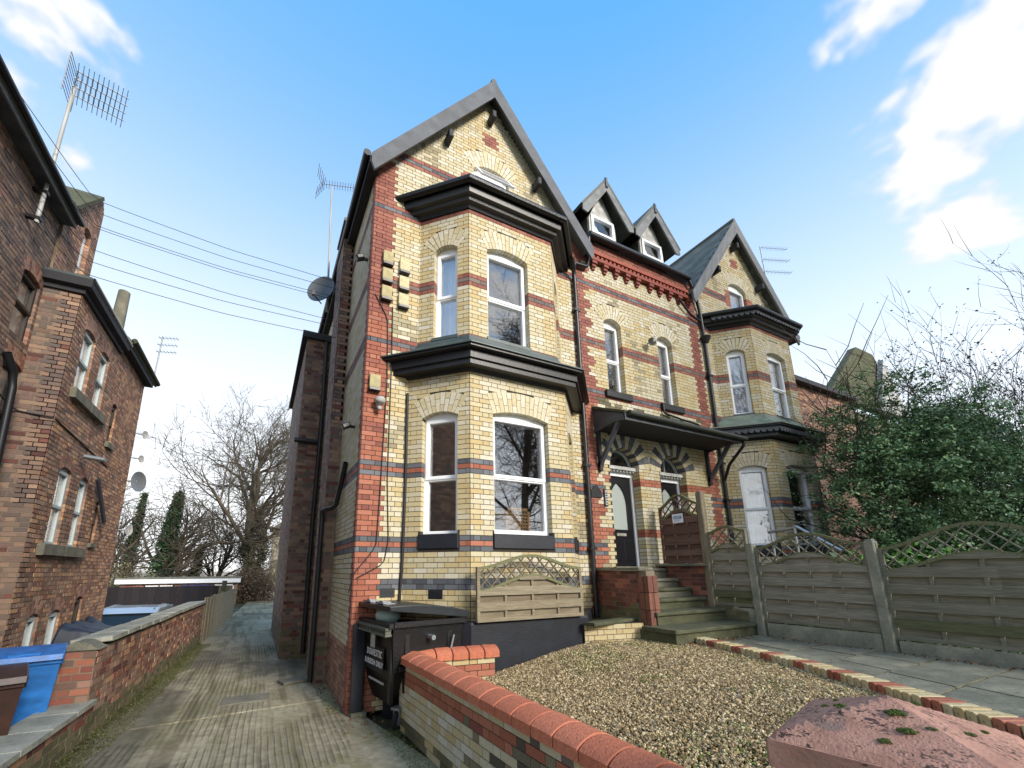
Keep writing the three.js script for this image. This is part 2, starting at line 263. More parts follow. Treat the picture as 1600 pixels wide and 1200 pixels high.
// a window in an opening: frame, sashes and panes, dark room behind
function windowUnit(parent, F, o, opt = {}) {
  const { back = .11, split = .53, fw = .065, roomD = .8, curtain, lower = true, mat: fm = M.white, mull = 0, open } = opt;
  const g = wgroup(parent, 'window', F.m4), { R, c, cy, ph } = archGeom(o);
  const s = outline(new THREE.Shape(), o), vt = o.vs - .02, vb = o.v0 + fw, vm = lerp(o.v0, o.vs, 1 - split);
  const panes = []; if (split < 1) panes.push([o.u0 + fw, o.u1 - fw, vb, vm - fw * .45]); panes.push([o.u0 + fw, o.u1 - fw, split < 1 ? vm + fw * .45 : vb, vt - fw * .6]);
  for (const p of panes) { const h = new THREE.Path(); h.moveTo(p[0], p[2]); h.lineTo(p[1], p[2]); h.lineTo(p[1], p[3]); h.lineTo(p[0], p[3]); h.closePath(); s.holes.push(h); }
  const fg = new THREE.ExtrudeGeometry(s, { depth: .06, bevelEnabled: true, bevelSize: .006, bevelThickness: .006, bevelSegments: 1, curveSegments: 1 }); fg.translate(0, 0, -back - .06); part(g, 'frame', fg, fm);
  panes.forEach((p, i) => {
    part(g, 'pane', new THREE.PlaneGeometry(p[1] - p[0] + .02, p[3] - p[2] + .02).translate((p[0] + p[1]) / 2, (p[2] + p[3]) / 2, -back - .025), M.glass);
    part(g, 'pane', new THREE.PlaneGeometry(p[1] - p[0] + .02, p[3] - p[2] + .02).translate((p[0] + p[1]) / 2, (p[2] + p[3]) / 2, -back - .045), M.glass);
    part(g, 'pane', new THREE.PlaneGeometry(p[1] - p[0] + .02, p[3] - p[2] + .02).translate((p[0] + p[1]) / 2, (p[2] + p[3]) / 2, -back - .049), M.glass);
    if (i === panes.length - 1) { const q = .035, fr = new THREE.Shape(); fr.moveTo(p[0] - q, p[2] - q); fr.lineTo(p[1] + q, p[2] - q); fr.lineTo(p[1] + q, p[3] + q); fr.lineTo(p[0] - q, p[3] + q); fr.closePath(); const h = new THREE.Path(); h.moveTo(p[0] + .012, p[2] + .012); h.lineTo(p[1] - .012, p[2] + .012); h.lineTo(p[1] - .012, p[3] - .012); h.lineTo(p[0] + .012, p[3] - .012); h.closePath(); fr.holes.push(h); const sg = new THREE.ExtrudeGeometry(fr, { depth: .03, bevelEnabled: true, bevelSize: .005, bevelThickness: .005, bevelSegments: 1 }); sg.translate(0, 0, -back - .012); part(g, 'sash', sg, fm); }
  });
  if (roomD) { const a = o.u0 - .05, b = o.u1 + .05, z0 = -back - .07, z1 = z0 - roomD, y0 = o.v0 - .05, y1 = o.vs + o.rise + .05; const gs = [box(a - .02, a, y0, y1, z1, z0), box(b, b + .02, y0, y1, z1, z0), box(a, b, y0 - .02, y0, z1, z0), box(a, b, y1, y1 + .02, z1, z0), box(a, b, y0, y1, z1 - .02, z1)]; part(g, 'room', merge(gs), M.room); }
  if (curtain) { const pts = []; const w = o.u1 - o.u0, n = 40; const pos = [], idx = []; for (let i = 0; i <= n; i++) { const u = o.u0 + w * i / n, z = -back - .16 + .018 * Math.sin(i * 1.1) + .01 * Math.sin(i * 2.7); pos.push(u, o.v0, z, u, o.vs, z); if (i < n) { const k = i * 2; idx.push(k, k + 2, k + 3, k, k + 3, k + 1); } } const cg = new THREE.BufferGeometry(); cg.setAttribute('position', new THREE.Float32BufferAttribute(pos, 3)); cg.setIndex(idx); cg.computeVertexNormals(); part(g, 'curtain', cg, curtain); }
  return g;
}
// ---------- the pair of brick villas ----------
const AX = 7.655, G0 = -.2, ZF = -6.2;
const mx = x => 2 * AX - x;
const bandAt = k => { // horizontal bands that run round the whole pair
  if (k >= 5 && k <= 7) return k === 6 ? 'orange' : 'blue';
  if (k >= 20 && k <= 22) return k === 21 ? 'orange' : 'blue';
  if (k >= 48 && k <= 50) return k === 49 ? 'blue' : 'red';
  if (k >= 63 && k <= 65) return k === 64 ? 'greyred' : 'red';
  if (k >= 82 && k <= 84) return k === 83 ? 'blue' : 'red';
  if (k >= 98 && k <= 100) return k === 99 ? 'blue' : 'red';
  return null;
};
const patch = (x, y, s = 0) => fbm(x * .9 + 3 + s, y * .9, 3, 0, 77);
const creamAt = (x, y) => { const p = patch(x, y) + rr(-.16, .16), q = fbm(x * 2.6, y * 1.1, 4, 0, 131) + rr(-.07, .07); return q > .68 ? 'stained' : p > .60 ? 'ochre' : 'cream'; };
function frontColor(mir) {
  return (k, u, v, F) => {
    let x = F.p0[0] + u; if (mir) x = mx(x);
    const tooth = Math.floor(((k % 6) + 6) % 6 / 3) ? .40 : .29;
    const b = x > 5.98 && v < 5 ? ((k === 24 || k === 25 || k === 10 || k === 11) ? 'orange' : null) : bandAt(k);
    if (x < 1.21 + tooth) return k < -1 ? 'orange' : b === 'blue' ? 'blue' : (v > 6 ? 'red' : (hash(k, Math.round(u * 5)) > .5 ? 'orange' : 'red'));
    if (b && !(k > 97 && x > 3.0 && x < 4.1)) return b;
    if (x > 5.58 && x < 5.92 + (tooth > .3 ? .06 : 0) && v < 9.1) return v > 5 ? 'red' : (hash(k, 3) > .4 ? 'orange' : 'red');
    if (x > 2.9 && x < 4.2 && k >= 97 && k <= 103 && (x < 3.14 || x > 3.97)) return 'orange';
    if (v > 8.42 && x > 5.9) return 'red';
    if (v < 1.53) return k >= -2 ? 'blue' : 'ochre';
    if (v > 10.35 && v < 10.62 && Math.abs(x - 3.52) < .12) return 'red';
    if (x > 5.9 && v < 5.2 && v > 4.6) return hash(k, Math.round(x * 6)) > .75 - (x < 6.3 && !mir ? .5 : 0) ? 'mossy' : 'cream';
    return creamAt(x, v);
  };
}
const bayColor = (wL, edge = .26) => (k, u, v, F) => {
  const b = bandAt(k); if (b) return b;
  if (v < 1.53) return k >= -2 ? 'blue' : 'ochre';
  const near = Math.min(u, F.L - u); if (near < edge * rr(.6, 1.2)) return rnd() > .3 ? 'ochre' : 'cream';
  return rnd() > .86 ? 'ochre' : 'cream';
};
function sillBlock(parent, F, u0, u1, v0, v1, m = M.blackPaint, out = .03) { const g = chamfer(u1 - u0, v1 - v0, .2, .008); g.translate((u0 + u1) / 2, (v0 + v1) / 2, out - .1); const o = new THREE.Mesh(g, m); o.name = 'sill'; parent.updateWorldMatrix(true, false); o.applyMatrix4(parent.matrixWorld.clone().invert().multiply(F.m4)); parent.add(o); return o; }

function villa(mir) {
  const H = thing('brick_house', mir ? 'right half of the yellow brick pair, its bay partly hidden by the dark bush' : 'nearest gabled yellow brick house with red corner blocks and two storey canted bay', 'house', [mir ? mx(3.5) : 3.5, G0, ZF]);
  const X = x => mir ? mx(x) : x;
  // a face from x0,z0 to x1,z1 given for the left house; mirrored faces are walked the other way round
  const face = (x0, z0, x1, z1) => mir ? new Face(mx(x1), z1, mx(x0), z0) : new Face(x0, z0, x1, z1);
  const op = (F, o) => { if (!mir) return o; return { ...o, u0: F.L - o.u1, u1: F.L - o.u0 }; };
  const f = face(1.21, ZF, AX, ZF), U = x => x - 1.21;
  const attic = op(f, { u0: U(3.14), u1: U(3.97), v0: 8.7, vs: 9.62, rise: .16, len: .36 });
  const cx = mir ? mx(8.31) : 6.62;
  const first = op(f, { u0: U(cx - .26), u1: U(cx + .26), v0: 5.37, vs: 7.05, rise: .12, len: .34 });
  const dc = mir ? mx(8.1) : 6.62;
  const arch = op(f, { u0: U(dc - .42), u1: U(dc + .42), v0: 1.70, vs: 3.72, rise: .42, len: .34, n: 15, cuts: [0, .5, 1], proud: .012, ring: i => (i & 1) ? 'blue' : 'cream' });
  const bayL = op(f, { u0: U(1.98), u1: U(5.23), v0: G0 + .05, v1: 4.72 }), bayU = op(f, { u0: U(2.1), u1: U(5.08), v0: 5.22, v1: 7.95 });
  const rT = (11.62 - 8.95) / (3.53 - 1.21);
  const top = [[U(AX), 9.02], [U(5.9), 9.02], [U(5.86), 8.66], [U(3.53), 11.60], [0, 8.62]].map(p => mir ? [f.L - p[0], p[1]] : p); if (mir) top.reverse();
  wall(H, f, { v0: G0, v1: 11.72, top, opens: [attic, first, arch, bayL, bayU], color: frontColor(mir), keep: mir ? 100 : 90, label: mir ? undefined : 'cream brick front wall with red corner blocks and grey bands' });
  // side wall towards the drive, rear part of the block
  const side = mir ? new Face(mx(1.21), ZF, mx(1.21), -13) : new Face(1.21, -13, 1.21, ZF);
  wall(H, side, { v0: G0, v1: 8.5, color: (k, u, v) => { const d = mir ? u : side.L - u; const b = bandAt(k); if (d < .2) return b === 'blue' ? 'blue' : 'red'; if (b) return b; return v < .6 ? 'old' : rnd() > .8 ? 'ochre' : 'cream'; }, keep: mir ? 0 : 20 });
  wpart(H, 'rear_wall', box(...(mir ? [AX + .01, 13.9] : [1.45, AX - .01]), G0, 8.8, -13, -12.8), M.mortarDark);
  // bays
  const bays = [[1.93, 2.67, 4.53, 5.28, -5.45, .25, 4.72, [3.07, 4.13, 2.17, 4.05, .085], [.26, .86, 2.15, 4.0, .08]], [2.06, 2.71, 4.47, 5.12, -5.55, 5.3, 7.92, [3.06, 3.91, 5.44, 7.15, .10], [.28, .72, 5.43, 7.12, .09]]];
  bays.forEach(([a, b, c, d, zb, y0, y1, wf, wc], lv) => {
    const bn = lv ? 'upper_bay_wall' : 'lower_bay_wall';
    const fl = face(a, ZF, b, zb), ff = face(b, zb, c, zb), fr = face(c, zb, d, ZF);
    const of = op(ff, { u0: wf[0] - b, u1: wf[1] - b, v0: wf[2], vs: wf[3], rise: wf[4], len: .34 });
    const ol = op(fl, { u0: wc[0], u1: wc[1], v0: wc[2], vs: wc[3], rise: wc[4], len: .32 });
    const or = op(fr, { u0: fr.L - wc[1], u1: fr.L - wc[0], v0: wc[2], vs: wc[3], rise: wc[4], len: .32 });
    const sk = lv ? [] : [of, ol, or].map(o => ({ u0: o.u0 - .03, u1: o.u1 + .03, v0: 1.93, v1: 2.2 }));
    const K = mir ? 8 : 0;
    wall(H, fl, { v0: y0, v1: y1, opens: [ol], skip: sk.slice(1, 2), color: bayColor(), keep: mir ? 30 : 34, thick: .2, name: bn });
    wall(H, ff, { name: bn, v0: y0, v1: y1, opens: [of], skip: sk.slice(0, 1), color: bayColor(), keep: mir ? 24 : 40, thick: .2 });
    wall(H, fr, { name: bn, v0: y0, v1: y1, opens: [or], skip: sk.slice(2, 3), color: bayColor(), keep: mir ? 10 : 4, thick: .2 });
    const first = lv === 1;
    windowUnit(H, ff, of, { roomD: 0, curtain: null });
    windowUnit(H, mir ? fr : fl, mir ? or : ol, { roomD: 0, curtain: null });
    windowUnit(H, mir ? fl : fr, mir ? ol : or, { roomD: 0, curtain: first && !mir ? null : null });
    if (!lv) { for (const [F, o] of [[ff, of], [fl, ol], [fr, or]]) sillBlock(H, F, o.u0 - .02, o.u1 + .02, 1.955, 2.17); }
    else for (const [F, o] of [[ff, of], [fl, ol], [fr, or]]) sillBlock(H, F, o.u0 - .02, o.u1 + .02, 5.37, 5.44, M.lead, .02);
    // curtain or blind behind single windows
    if (lv && !mir) hang(H, fl, ol, M.curtain, .14); if (!lv && mir) hang(H, fr, or, M.blind, .14);
    if (mir && lv) hang(H, fr, or, M.curtain, .16);
    // cornice, gutter, roof
    const plan = (mir ? [[mx(d), ZF], [mx(c), zb], [mx(b), zb], [mx(a), ZF]] : [[a, ZF], [b, zb], [c, zb], [d, ZF]]);
    if (!lv) {
      wpart(H, 'cornice', sweep(plan, [[-.05, 4.70], [.03, 4.68], [.05, 4.72], [.20, 4.725], [.20, 4.80], [.235, 4.81], [.235, 4.93], [.33, 4.95], [.33, 4.985], [-.05, 4.985]], true), M.black);
      wpart(H, 'bay_roof', sweep(plan, [[.36, 4.988], [.36, 5.01], [.24, 5.05], [.10, 5.13], [.0, 5.24], [-.07, 5.30], [-.085, 5.385], [-.3, 5.385], [-.3, 4.988]], true), mir ? M.leadGreen : M.lead);
      // painted plinth
      wpart(H, 'plinth', sweep(plan, [[-.2, -.3], [.17, -.3], [.17, .93], [.15, .965], [-.2, .965]], true), M.blackPaint, 'black painted plinth below the bay');
    } else {
      wpart(H, 'cornice', sweep(plan, [[-.05, 7.86], [.03, 7.84], [.06, 7.90], [.13, 7.91], [.15, 7.97], [.22, 7.98], [.24, 8.08], [.24, 8.14], [-.05, 8.14]], true), M.black);
      const gp = []; for (let i = 0; i < 10; i++) { const t = i / 10 * 2 * Math.PI; gp.push([.30 + .062 * Math.cos(t), 8.15 + .062 * Math.sin(t)]); } wpart(H, 'gutter', sweep(plan, gp, true), M.black);
      wpart(H, 'bay_roof', sweep(plan, [[.26, 8.145], [.26, 8.19], [-.72, 8.34], [-.72, 8.145]], true), mir ? M.slate : M.soffit);
    }
    if (mir) valance(H, plan, lv ? 8.08 : 4.90, lv ? .262 : .26);
  });
  // rooms behind the bays: dark, open to the bay only
  for (const [y0, y1] of [[1.35, 4.68], [5.0, 7.84]]) { const a = X(1.5), b = X(5.75), x0 = Math.min(a, b), x1 = Math.max(a, b), z0 = -10; wpart(H, 'room', merge([box(x0, x1, y0 - .05, y0, z0, -6.42), box(x0, x1, y1, y1 + .05, z0, -6.42), box(x0 - .05, x0, y0, y1, z0, -6.42), box(x1, x1 + .05, y0, y1, z0, -6.42), box(x0, x1, y0, y1, z0 - .05, z0)]), M.room); const bx = mir ? [X(4.62), X(2.56)] : [2.56, 4.62]; wpart(H, 'bay_floor', merge([box(bx[0], bx[1], y0 - .06, y0 - .01, -6.42, -5.82), box(bx[0], bx[1], y1 + .0, y1 + .04, -6.42, -5.82)]), M.room); }
  windowUnit(H, f, attic, { back: .09, split: 1, roomD: 1.2 });
  windowUnit(H, f, first, { back: .13 });
  sillBlock(H, f, first.u0 - .12, first.u1 + .12, 5.22, 5.37, M.black, .07);
  // attic sash tilted open
  { const s = wgroup(H, 'open_sash', new THREE.Matrix4().makeTranslation(X(3.555), 9.6, -6.16).multiply(new THREE.Matrix4().makeRotationX(-.55))); if (!mir) { part(s, 'frame', merge([box(-.38, .38, -.04, .0, -.02, .02), box(-.38, .38, -.44, -.40, -.02, .02), box(-.38, -.34, -.40, -.04, -.02, .02), box(.34, .38, -.40, -.04, -.02, .02)]), M.white); part(s, 'pane', new THREE.PlaneGeometry(.68, .36).translate(0, -.22, 0), M.glass); } else H.remove(s); }
  door(H, f, arch, mir ? 8.1 : 6.62, mir);
  roofOf(H, mir, X);
  return H;
}
function hang(H, F, o, m, d) { const g = wgroup(H, 'curtain', F.m4); const pos = [], idx = [], n = 48, w = o.u1 - o.u0 + .1; for (let i = 0; i <= n; i++) { const u = o.u0 - .05 + w * i / n, z = -.2 - d + .02 * Math.sin(i * .9) + .012 * Math.sin(i * 2.3 + 1); pos.push(u, o.v0 - .05, z, u, o.vs + .2, z); if (i < n) { const k = i * 2; idx.push(k, k + 2, k + 3, k, k + 3, k + 1); } } const cg = new THREE.BufferGeometry(); cg.setAttribute('position', new THREE.Float32BufferAttribute(pos, 3)); cg.setIndex(idx); cg.computeVertexNormals(); part(g, 'drape', cg, m); }
function valance(H, plan, y, o) { // scalloped timber edge below the right-hand cornices
  const out = sweepOffset(plan, o); for (let s = 0; s < out.length - 1; s++) { const F = new Face(out[s][0], out[s][1], out[s + 1][0], out[s + 1][1]); const sh = new THREE.Shape(); const n = Math.max(3, Math.round(F.L / .125)), w = F.L / n; sh.moveTo(0, y + .06); for (let i = 0; i < n; i++) { sh.lineTo(i * w, y - .02); sh.quadraticCurveTo(i * w + w * .1, y - .085, i * w + w * .5, y - .095); sh.quadraticCurveTo(i * w + w * .9, y - .085, (i + 1) * w, y - .02); } sh.lineTo(F.L, y + .06); sh.closePath(); const g = new THREE.ExtrudeGeometry(sh, { depth: .018, bevelEnabled: false, curveSegments: 2 }); g.applyMatrix4(F.m4); wpart(H, 'valance', g, M.barge); }
}
function sweepOffset(plan, o) { const N = plan.length, nn = []; for (let i = 0; i < N - 1; i++) { const dx = plan[i + 1][0] - plan[i][0], dz = plan[i + 1][1] - plan[i][1], l = Math.hypot(dx, dz); nn.push([-dz / l, dx / l]); } return plan.map((p, i) => { const a = nn[Math.max(0, i - 1)], b = nn[Math.min(N - 2, i)], k = 1 + a[0] * b[0] + a[1] * b[1]; return [p[0] + (a[0] + b[0]) / k * o, p[1] + (a[1] + b[1]) / k * o]; }); }
function door(H, f, arch, dc, mir) {
  const D = wgroup(H, 'door', new THREE.Matrix4().makeTranslation(dc, 1.70, ZF - .24));
  const dm = M.door ??= new THREE.MeshStandardMaterial({ color: 0x15151a, roughness: .3 });
  // leaf with a pointed glazed panel
  const s = new THREE.Shape(); s.moveTo(-.36, 0); s.lineTo(.36, 0); s.lineTo(.36, 1.84); s.lineTo(-.36, 1.84); s.closePath();
  const gl = () => { const p = new THREE.Path(); p.moveTo(-.24, .74); p.lineTo(.24, .74); p.lineTo(.24, 1.28); p.quadraticCurveTo(.22, 1.6, 0, 1.74); p.quadraticCurveTo(-.22, 1.6, -.24, 1.28); p.closePath(); return p; };
  s.holes.push(gl()); part(D, 'leaf', new THREE.ExtrudeGeometry(s, { depth: .05, bevelEnabled: true, bevelSize: .006, bevelThickness: .006, bevelSegments: 1, curveSegments: 8 }).translate(0, 0, -.05), dm);
  part(D, 'pane', new THREE.ShapeGeometry(new THREE.Shape(gl().getPoints(8))).translate(0, 0, -.03), M.frost);
  for (const x of [-.17, .17]) part(D, 'panel', chamfer(.24, .42, .03, .01).translate(x, .32, .005), dm);
  part(D, 'letter_plate', chamfer(.26, .06, .02, .006).translate(0, .64, .01), M.stonePale);
  part(D, 'backing', box(-.4, .4, 0, 2.5, -.5, -.45), M.curtainGrey ??= new THREE.MeshStandardMaterial({ color: 0x8d948c, roughness: .9 }));
  // white frame, dentilled lintel, fanlight
  part(D, 'frame', merge([box(-.42, -.36, 0, 1.86, -.06, .04), box(.36, .42, 0, 1.86, -.06, .04), box(-.42, .42, 1.86, 1.94, -.06, .05)]), M.white);
  part(D, 'lintel', merge([box(-.47, .47, 1.98, 2.05, -.05, .17), box(-.44, .44, 1.94, 1.98, -.05, .11), ...[...Array(9)].map((_, i) => box(-.40 + i * .092, -.36 + i * .092, 1.945, 1.985, .11, .14))]), M.whiteOld);
  const fan = new THREE.Shape(); fan.absarc(0, 2.02, .42, 0, Math.PI); fan.closePath(); part(D, 'fanlight', new THREE.ShapeGeometry(fan, 16).translate(0, 0, -.02), M.glass);
  const ring = new THREE.Shape(); ring.absarc(0, 2.02, .42, 0, Math.PI); ring.absarc(0, 2.02, .375, Math.PI, 0, true); part(D, 'fan_frame', new THREE.ExtrudeGeometry(ring, { depth: .05, bevelEnabled: false, curveSegments: 16 }), M.whiteOld);
  if (mir) part(D, 'glazing_bar', box(-.015, .015, 2.05, 2.42, -.01, .03), M.whiteOld);
  part(D, 'threshold', box(-.5, .5, -.08, 0, -.1, .3), M.stone);
}
function roofOf(H, mir, X) {
  const ex0 = 1.09, ex1 = 5.97, ye = 8.60, xr = 3.53, yr = 11.83, zf = -5.98, zb = -13;
  const slab = (xa, ya, xb, yb, za, zb2, t, m, nm) => { const g = new THREE.BufferGeometry(); const dx = xb - xa, dy = yb - ya, l = Math.hypot(dx, dy); let nx = -dy / l * t, ny = dx / l * t; if (ny < 0) { nx = -nx; ny = -ny; } const P = (x, y, z) => [X(x), y, z]; const A = P(xa, ya, za), B = P(xb, yb, za), C = P(xb, yb, zb2), D = P(xa, ya, zb2), a = P(xa - nx, ya - ny, za), b = P(xb - nx, yb - ny, za), c = P(xb - nx, yb - ny, zb2), d = P(xa - nx, ya - ny, zb2); const p = []; const q = (a, b, c, d) => p.push(...a, ...b, ...c, ...a, ...c, ...d); q(A, B, C, D); q(a, b, c, d); q(A, B, b, a); q(D, C, c, d); q(A, D, d, a); q(B, C, c, b); g.setAttribute('position', new THREE.Float32BufferAttribute(p, 3)); g.setAttribute('uv', new THREE.Float32BufferAttribute(p.flatMap((v, i) => i % 3 ? [] : [p[i + 2], p[i + 1]]), 2)); g.computeVertexNormals(); return wpart(H, nm, g, m); };
  const roof = slab(ex0, ye, xr, yr, zf, zb, .1, M.slate, 'roof'); slab(ex1, ye, xr, yr, zf, zb, .1, M.slate, 'roof');
  // slates on the slope that faces the viewer
  if (mir) { const list = []; const L = Math.hypot(ex1 - xr, yr - ye), n = 22; const c = Math.cos(Math.atan2(yr - ye, ex1 - xr)), sn = Math.sin(Math.atan2(yr - ye, ex1 - xr)); for (let i = 0; i < n; i++) for (let j = 0; j < 26; j++) { const t = (i + .5) / n * L, z = zf - (j + (i & 1) * .5) * .27 - .1; const g = new THREE.BoxGeometry(L / n * 1.25, .016, .262); g.rotateZ(.05 + rr(-.01, .01)); g.rotateZ(Math.atan2(yr - ye, ex1 - xr)); const x = mx(ex1) + c * t, y = ye + sn * t; g.translate(x - sn * .014, y + c * .014, z); const col = new THREE.Color(pick(['#6b6c62', '#74756a', '#5f6159', '#7d7d70', '#66685a'])), m = g.toNonIndexed(), ca = new Float32Array(m.attributes.position.count * 3); for (let q = 0; q < ca.length; q += 3) { ca[q] = col.r; ca[q + 1] = col.g; ca[q + 2] = col.b; } m.setAttribute('color', new THREE.BufferAttribute(ca, 3)); list.push(m); } const s = wpart(H, 'slates', mergeGeometries(list), brickVC); s.userData.kind = 'stuff'; }
  // barge boards
  const bb = (xa, ya, xb, yb, m) => { const s = new THREE.Shape(); const h = .40; s.moveTo(xa, ya); s.lineTo(xb, yb); s.lineTo(xb, yb - h * 1.18); s.lineTo(xa + (xa < xb ? .06 : -.06), ya - h * .8); s.lineTo(xa, ya - h * .45); s.closePath(); const g = new THREE.ExtrudeGeometry(s, { depth: .05, bevelEnabled: false }); g.translate(0, 0, zf - .01); if (mir) { g.scale(-1, 1, 1); g.translate(2 * AX, 0, 0); const p = g.attributes.position, ix = []; for (let i = 0; i < p.count; i += 3) { for (const k of [0, 2, 1]) ix.push(p.getX(i + k), p.getY(i + k), p.getZ(i + k)); } g.setAttribute('position', new THREE.Float32BufferAttribute(ix, 3)); g.computeVertexNormals(); } return wpart(H, 'barge_board', g, m); };
  bb(ex0 - .02, ye + .03, xr, yr + .03, mir ? M.bargePale : M.barge); bb(ex1 + .02, ye + .03, xr, yr + .03, mir ? M.bargePale : M.barge);
  wpart(H, 'ridge_cap', rod(V(X(xr), yr + .02, zf + .02), V(X(xr), yr + .02, zb), .07, .07, 8), M.slate);
  // verge soffit and purlin ends
  for (const [x, y] of [[3.53, 10.98], [2.55, 9.92], [4.62, 9.8]]) wpart(H, 'purlin_end', chamfer(.09, .17, .26, .012).translate(X(x), y, -6.09), M.soffit);
  // eaves along the side: black boxed soffit and gutter
  wpart(H, 'eaves', box(Math.min(X(1.05), X(1.24)), Math.max(X(1.05), X(1.24)), 8.46, 8.60, -13, zf), M.soffit);
  wpart(H, 'gutter', rod(V(X(1.0), 8.64, zf), V(X(1.0), 8.64, -13), .065, .065, 10), M.pipe);
  // centre roof behind the dormers
  const c0 = mir ? AX + .004 : 5.7, c1 = mir ? mx(5.7) : AX - .004;
  { const g = new THREE.BufferGeometry(); const P = [[c0, 9.05, -6.1], [c1, 9.05, -6.1], [c1, 11.6, -9.8], [c0, 11.6, -9.8]]; g.setAttribute('position', new THREE.Float32BufferAttribute([...P[0], ...P[1], ...P[2], ...P[0], ...P[2], ...P[3]], 3)); g.computeVertexNormals(); wpart(H, 'centre_roof', g, M.slate); }
  wpart(H, 'eaves_gutter', rod(V(mir ? AX + .003 : 6.02, 9.10, -6.07), V(mir ? 9.42 : AX - .003, 9.10, -6.07), .075, .075, 10), M.pipe);
  // corbels and dentils of the red brick eaves
  for (let i = 0; i < 5; i++) { const x = mir ? 7.9 + i * .345 : 6.08 + i * .345; wpart(H, 'corbel', merge([box(x, x + .14, 8.40, 8.47, ZF, ZF + .11), box(x + .015, x + .125, 8.33, 8.395, ZF, ZF + .08), box(x + .03, x + .11, 8.27, 8.325, ZF, ZF + .05)]), brickMat('#8c4234')); }
  for (let i = 0; i < 13; i++) { const x = (mir ? AX + .02 : 6.0) + i * .128; wpart(H, 'dentil', box(x, x + .07, 8.60, 8.66, ZF, ZF + .075), brickMat('#9c4a35')); }
  wpart(H, 'string_course', box(mir ? AX + .002 : 5.95, mir ? 9.36 : AX - .002, 8.475, 8.55, ZF, ZF + .12), brickMat('#934431'));
  wpart(H, 'string_course', box(mir ? AX + .002 : 5.95, mir ? 9.36 : AX - .002, 8.665, 8.74, ZF, ZF + .10), brickMat('#a8523a'));
  // dormer
  const dx = mir ? 8.34 : 6.66, dw = .42, D = wgroup(H, 'dormer', new THREE.Matrix4().makeTranslation(dx, 8.95, -6.27)); D.scale.y = .93;
  const gs = new THREE.Shape(); gs.moveTo(-dw, 0); gs.lineTo(dw, 0); gs.lineTo(dw, .95); gs.lineTo(0, 1.86); gs.lineTo(-dw, .95); gs.closePath(); const hp = new THREE.Path(); hp.moveTo(-.36, .24); hp.lineTo(.36, .24); hp.lineTo(.36, 1.05); hp.lineTo(-.36, 1.05); hp.closePath(); gs.holes.push(hp);
  part(D, 'gable', new THREE.ExtrudeGeometry(gs, { depth: .06, bevelEnabled: false }).translate(0, 0, -.06), M.whiteOld);
  part(D, 'cheek', box(-dw - .0, -dw + .05, 0, .95, -2.2, -.06), M.slate); part(D, 'cheek', box(dw - .05, dw, 0, .95, -2.2, -.06), M.slate);
  for (let i = 0; i < 5; i++) part(D, 'slate', box(-dw - .02, -dw - .004, .02 + i * .19, .2 + i * .19, -1.6, -.03), M.slate);
  part(D, 'frame', merge([box(-.36, -.29, .24, 1.05, -.05, .03), box(.29, .36, .24, 1.05, -.05, .03), box(-.29, .29, .98, 1.05, -.05, .03), box(-.29, .29, .24, .30, -.05, .03), box(-.29, .29, .52, .58, -.05, .03)]), M.white);
  for (const [a, b] of [[.3, .52], [.58, .98]]) part(D, 'pane', new THREE.PlaneGeometry(.58, b - a).translate(0, (a + b) / 2, -.02), M.glass);
  part(D, 'room', merge([box(-.36, .36, .2, 1.08, -.9, -.86), box(-.37, -.35, .2, 1.08, -.86, -.06), box(.35, .37, .2, 1.08, -.86, -.06), box(-.36, .36, .18, .2, -.86, -.06), box(-.36, .36, 1.08, 1.1, -.86, -.06)]), M.room);
  { const cg = new THREE.BufferGeometry(); cg.setAttribute('position', new THREE.Float32BufferAttribute([-.29, .28, -.12, .18, .28, -.12, -.1, .99, -.12, -.29, .28, -.12, -.1, .99, -.12, -.29, .99, -.12], 3)); cg.computeVertexNormals(); part(D, 'curtain', cg, M.curtain); }
  for (const s of [-1, 1]) { const sh = new THREE.Shape(); sh.moveTo(0, 2.06); sh.lineTo(s * .80, .96); sh.lineTo(s * .80, .80); sh.lineTo(s * .66, .76); sh.lineTo(0, 1.74); sh.closePath(); part(D, 'barge_board', new THREE.ExtrudeGeometry(sh, { depth: .035, bevelEnabled: false }).translate(0, 0, .20), M.bargePale);
    const a = Math.atan2(1.1, .8), g = new THREE.BoxGeometry(1.42, .06, 2.6); g.rotateZ(-s * a); g.translate(s * .40, 1.53, -1.06); part(D, 'roof', g, M.slate); }
  part(D, 'finial', chamfer(.07, .3, .05, .01).translate(0, 1.98, .24), M.barge);
}
const houseL = villa(false), houseR = villa(true);
// iron downpipes, one for each house
function downpipe(H, pts, r = .045) { wpart(H, 'downpipe', tube(pts.map(p => V(...p)), r, 8, pts.length * 6), M.pipe); }
downpipe(houseL, [[5.34, 8.1, -5.92], [5.42, 7.98, -6.0], [5.53, 7.9, -6.12], [5.54, 7.7, -6.13], [5.54, 4.2, -6.13], [5.54, .7, -6.13]]);
downpipe(houseL, [[6.0, 9.0, -6.08], [5.98, 8.5, -6.11], [5.9, 8.22, -6.11], [5.58, 8.2, -6.12], [5.54, 8.1, -6.12]]);
downpipe(houseR, [[9.42, 9.05, -6.08], [9.62, 8.7, -6.1], [9.74, 8.35, -6.12], [9.8, 7.3, -6.13], [9.8, .7, -6.13]]);
downpipe(houseR, [[8.95, 8.35, -6.1], [9.35, 8.05, -6.12], [9.72, 7.95, -6.12]], .03);
downpipe(houseR, [[7.95, 5.35, -6.14], [7.97, 5.12, -6.14], [8.5, 5.06, -6.14], [9.1, 5.02, -6.14], [9.3, 4.86, -6.1]], .025);
for (const y of [7.0, 5.4, 3.6, 2.0]) wpart(houseL, 'pipe_bracket', box(5.47, 5.61, y, y + .05, -6.2, -6.08), M.pipe);
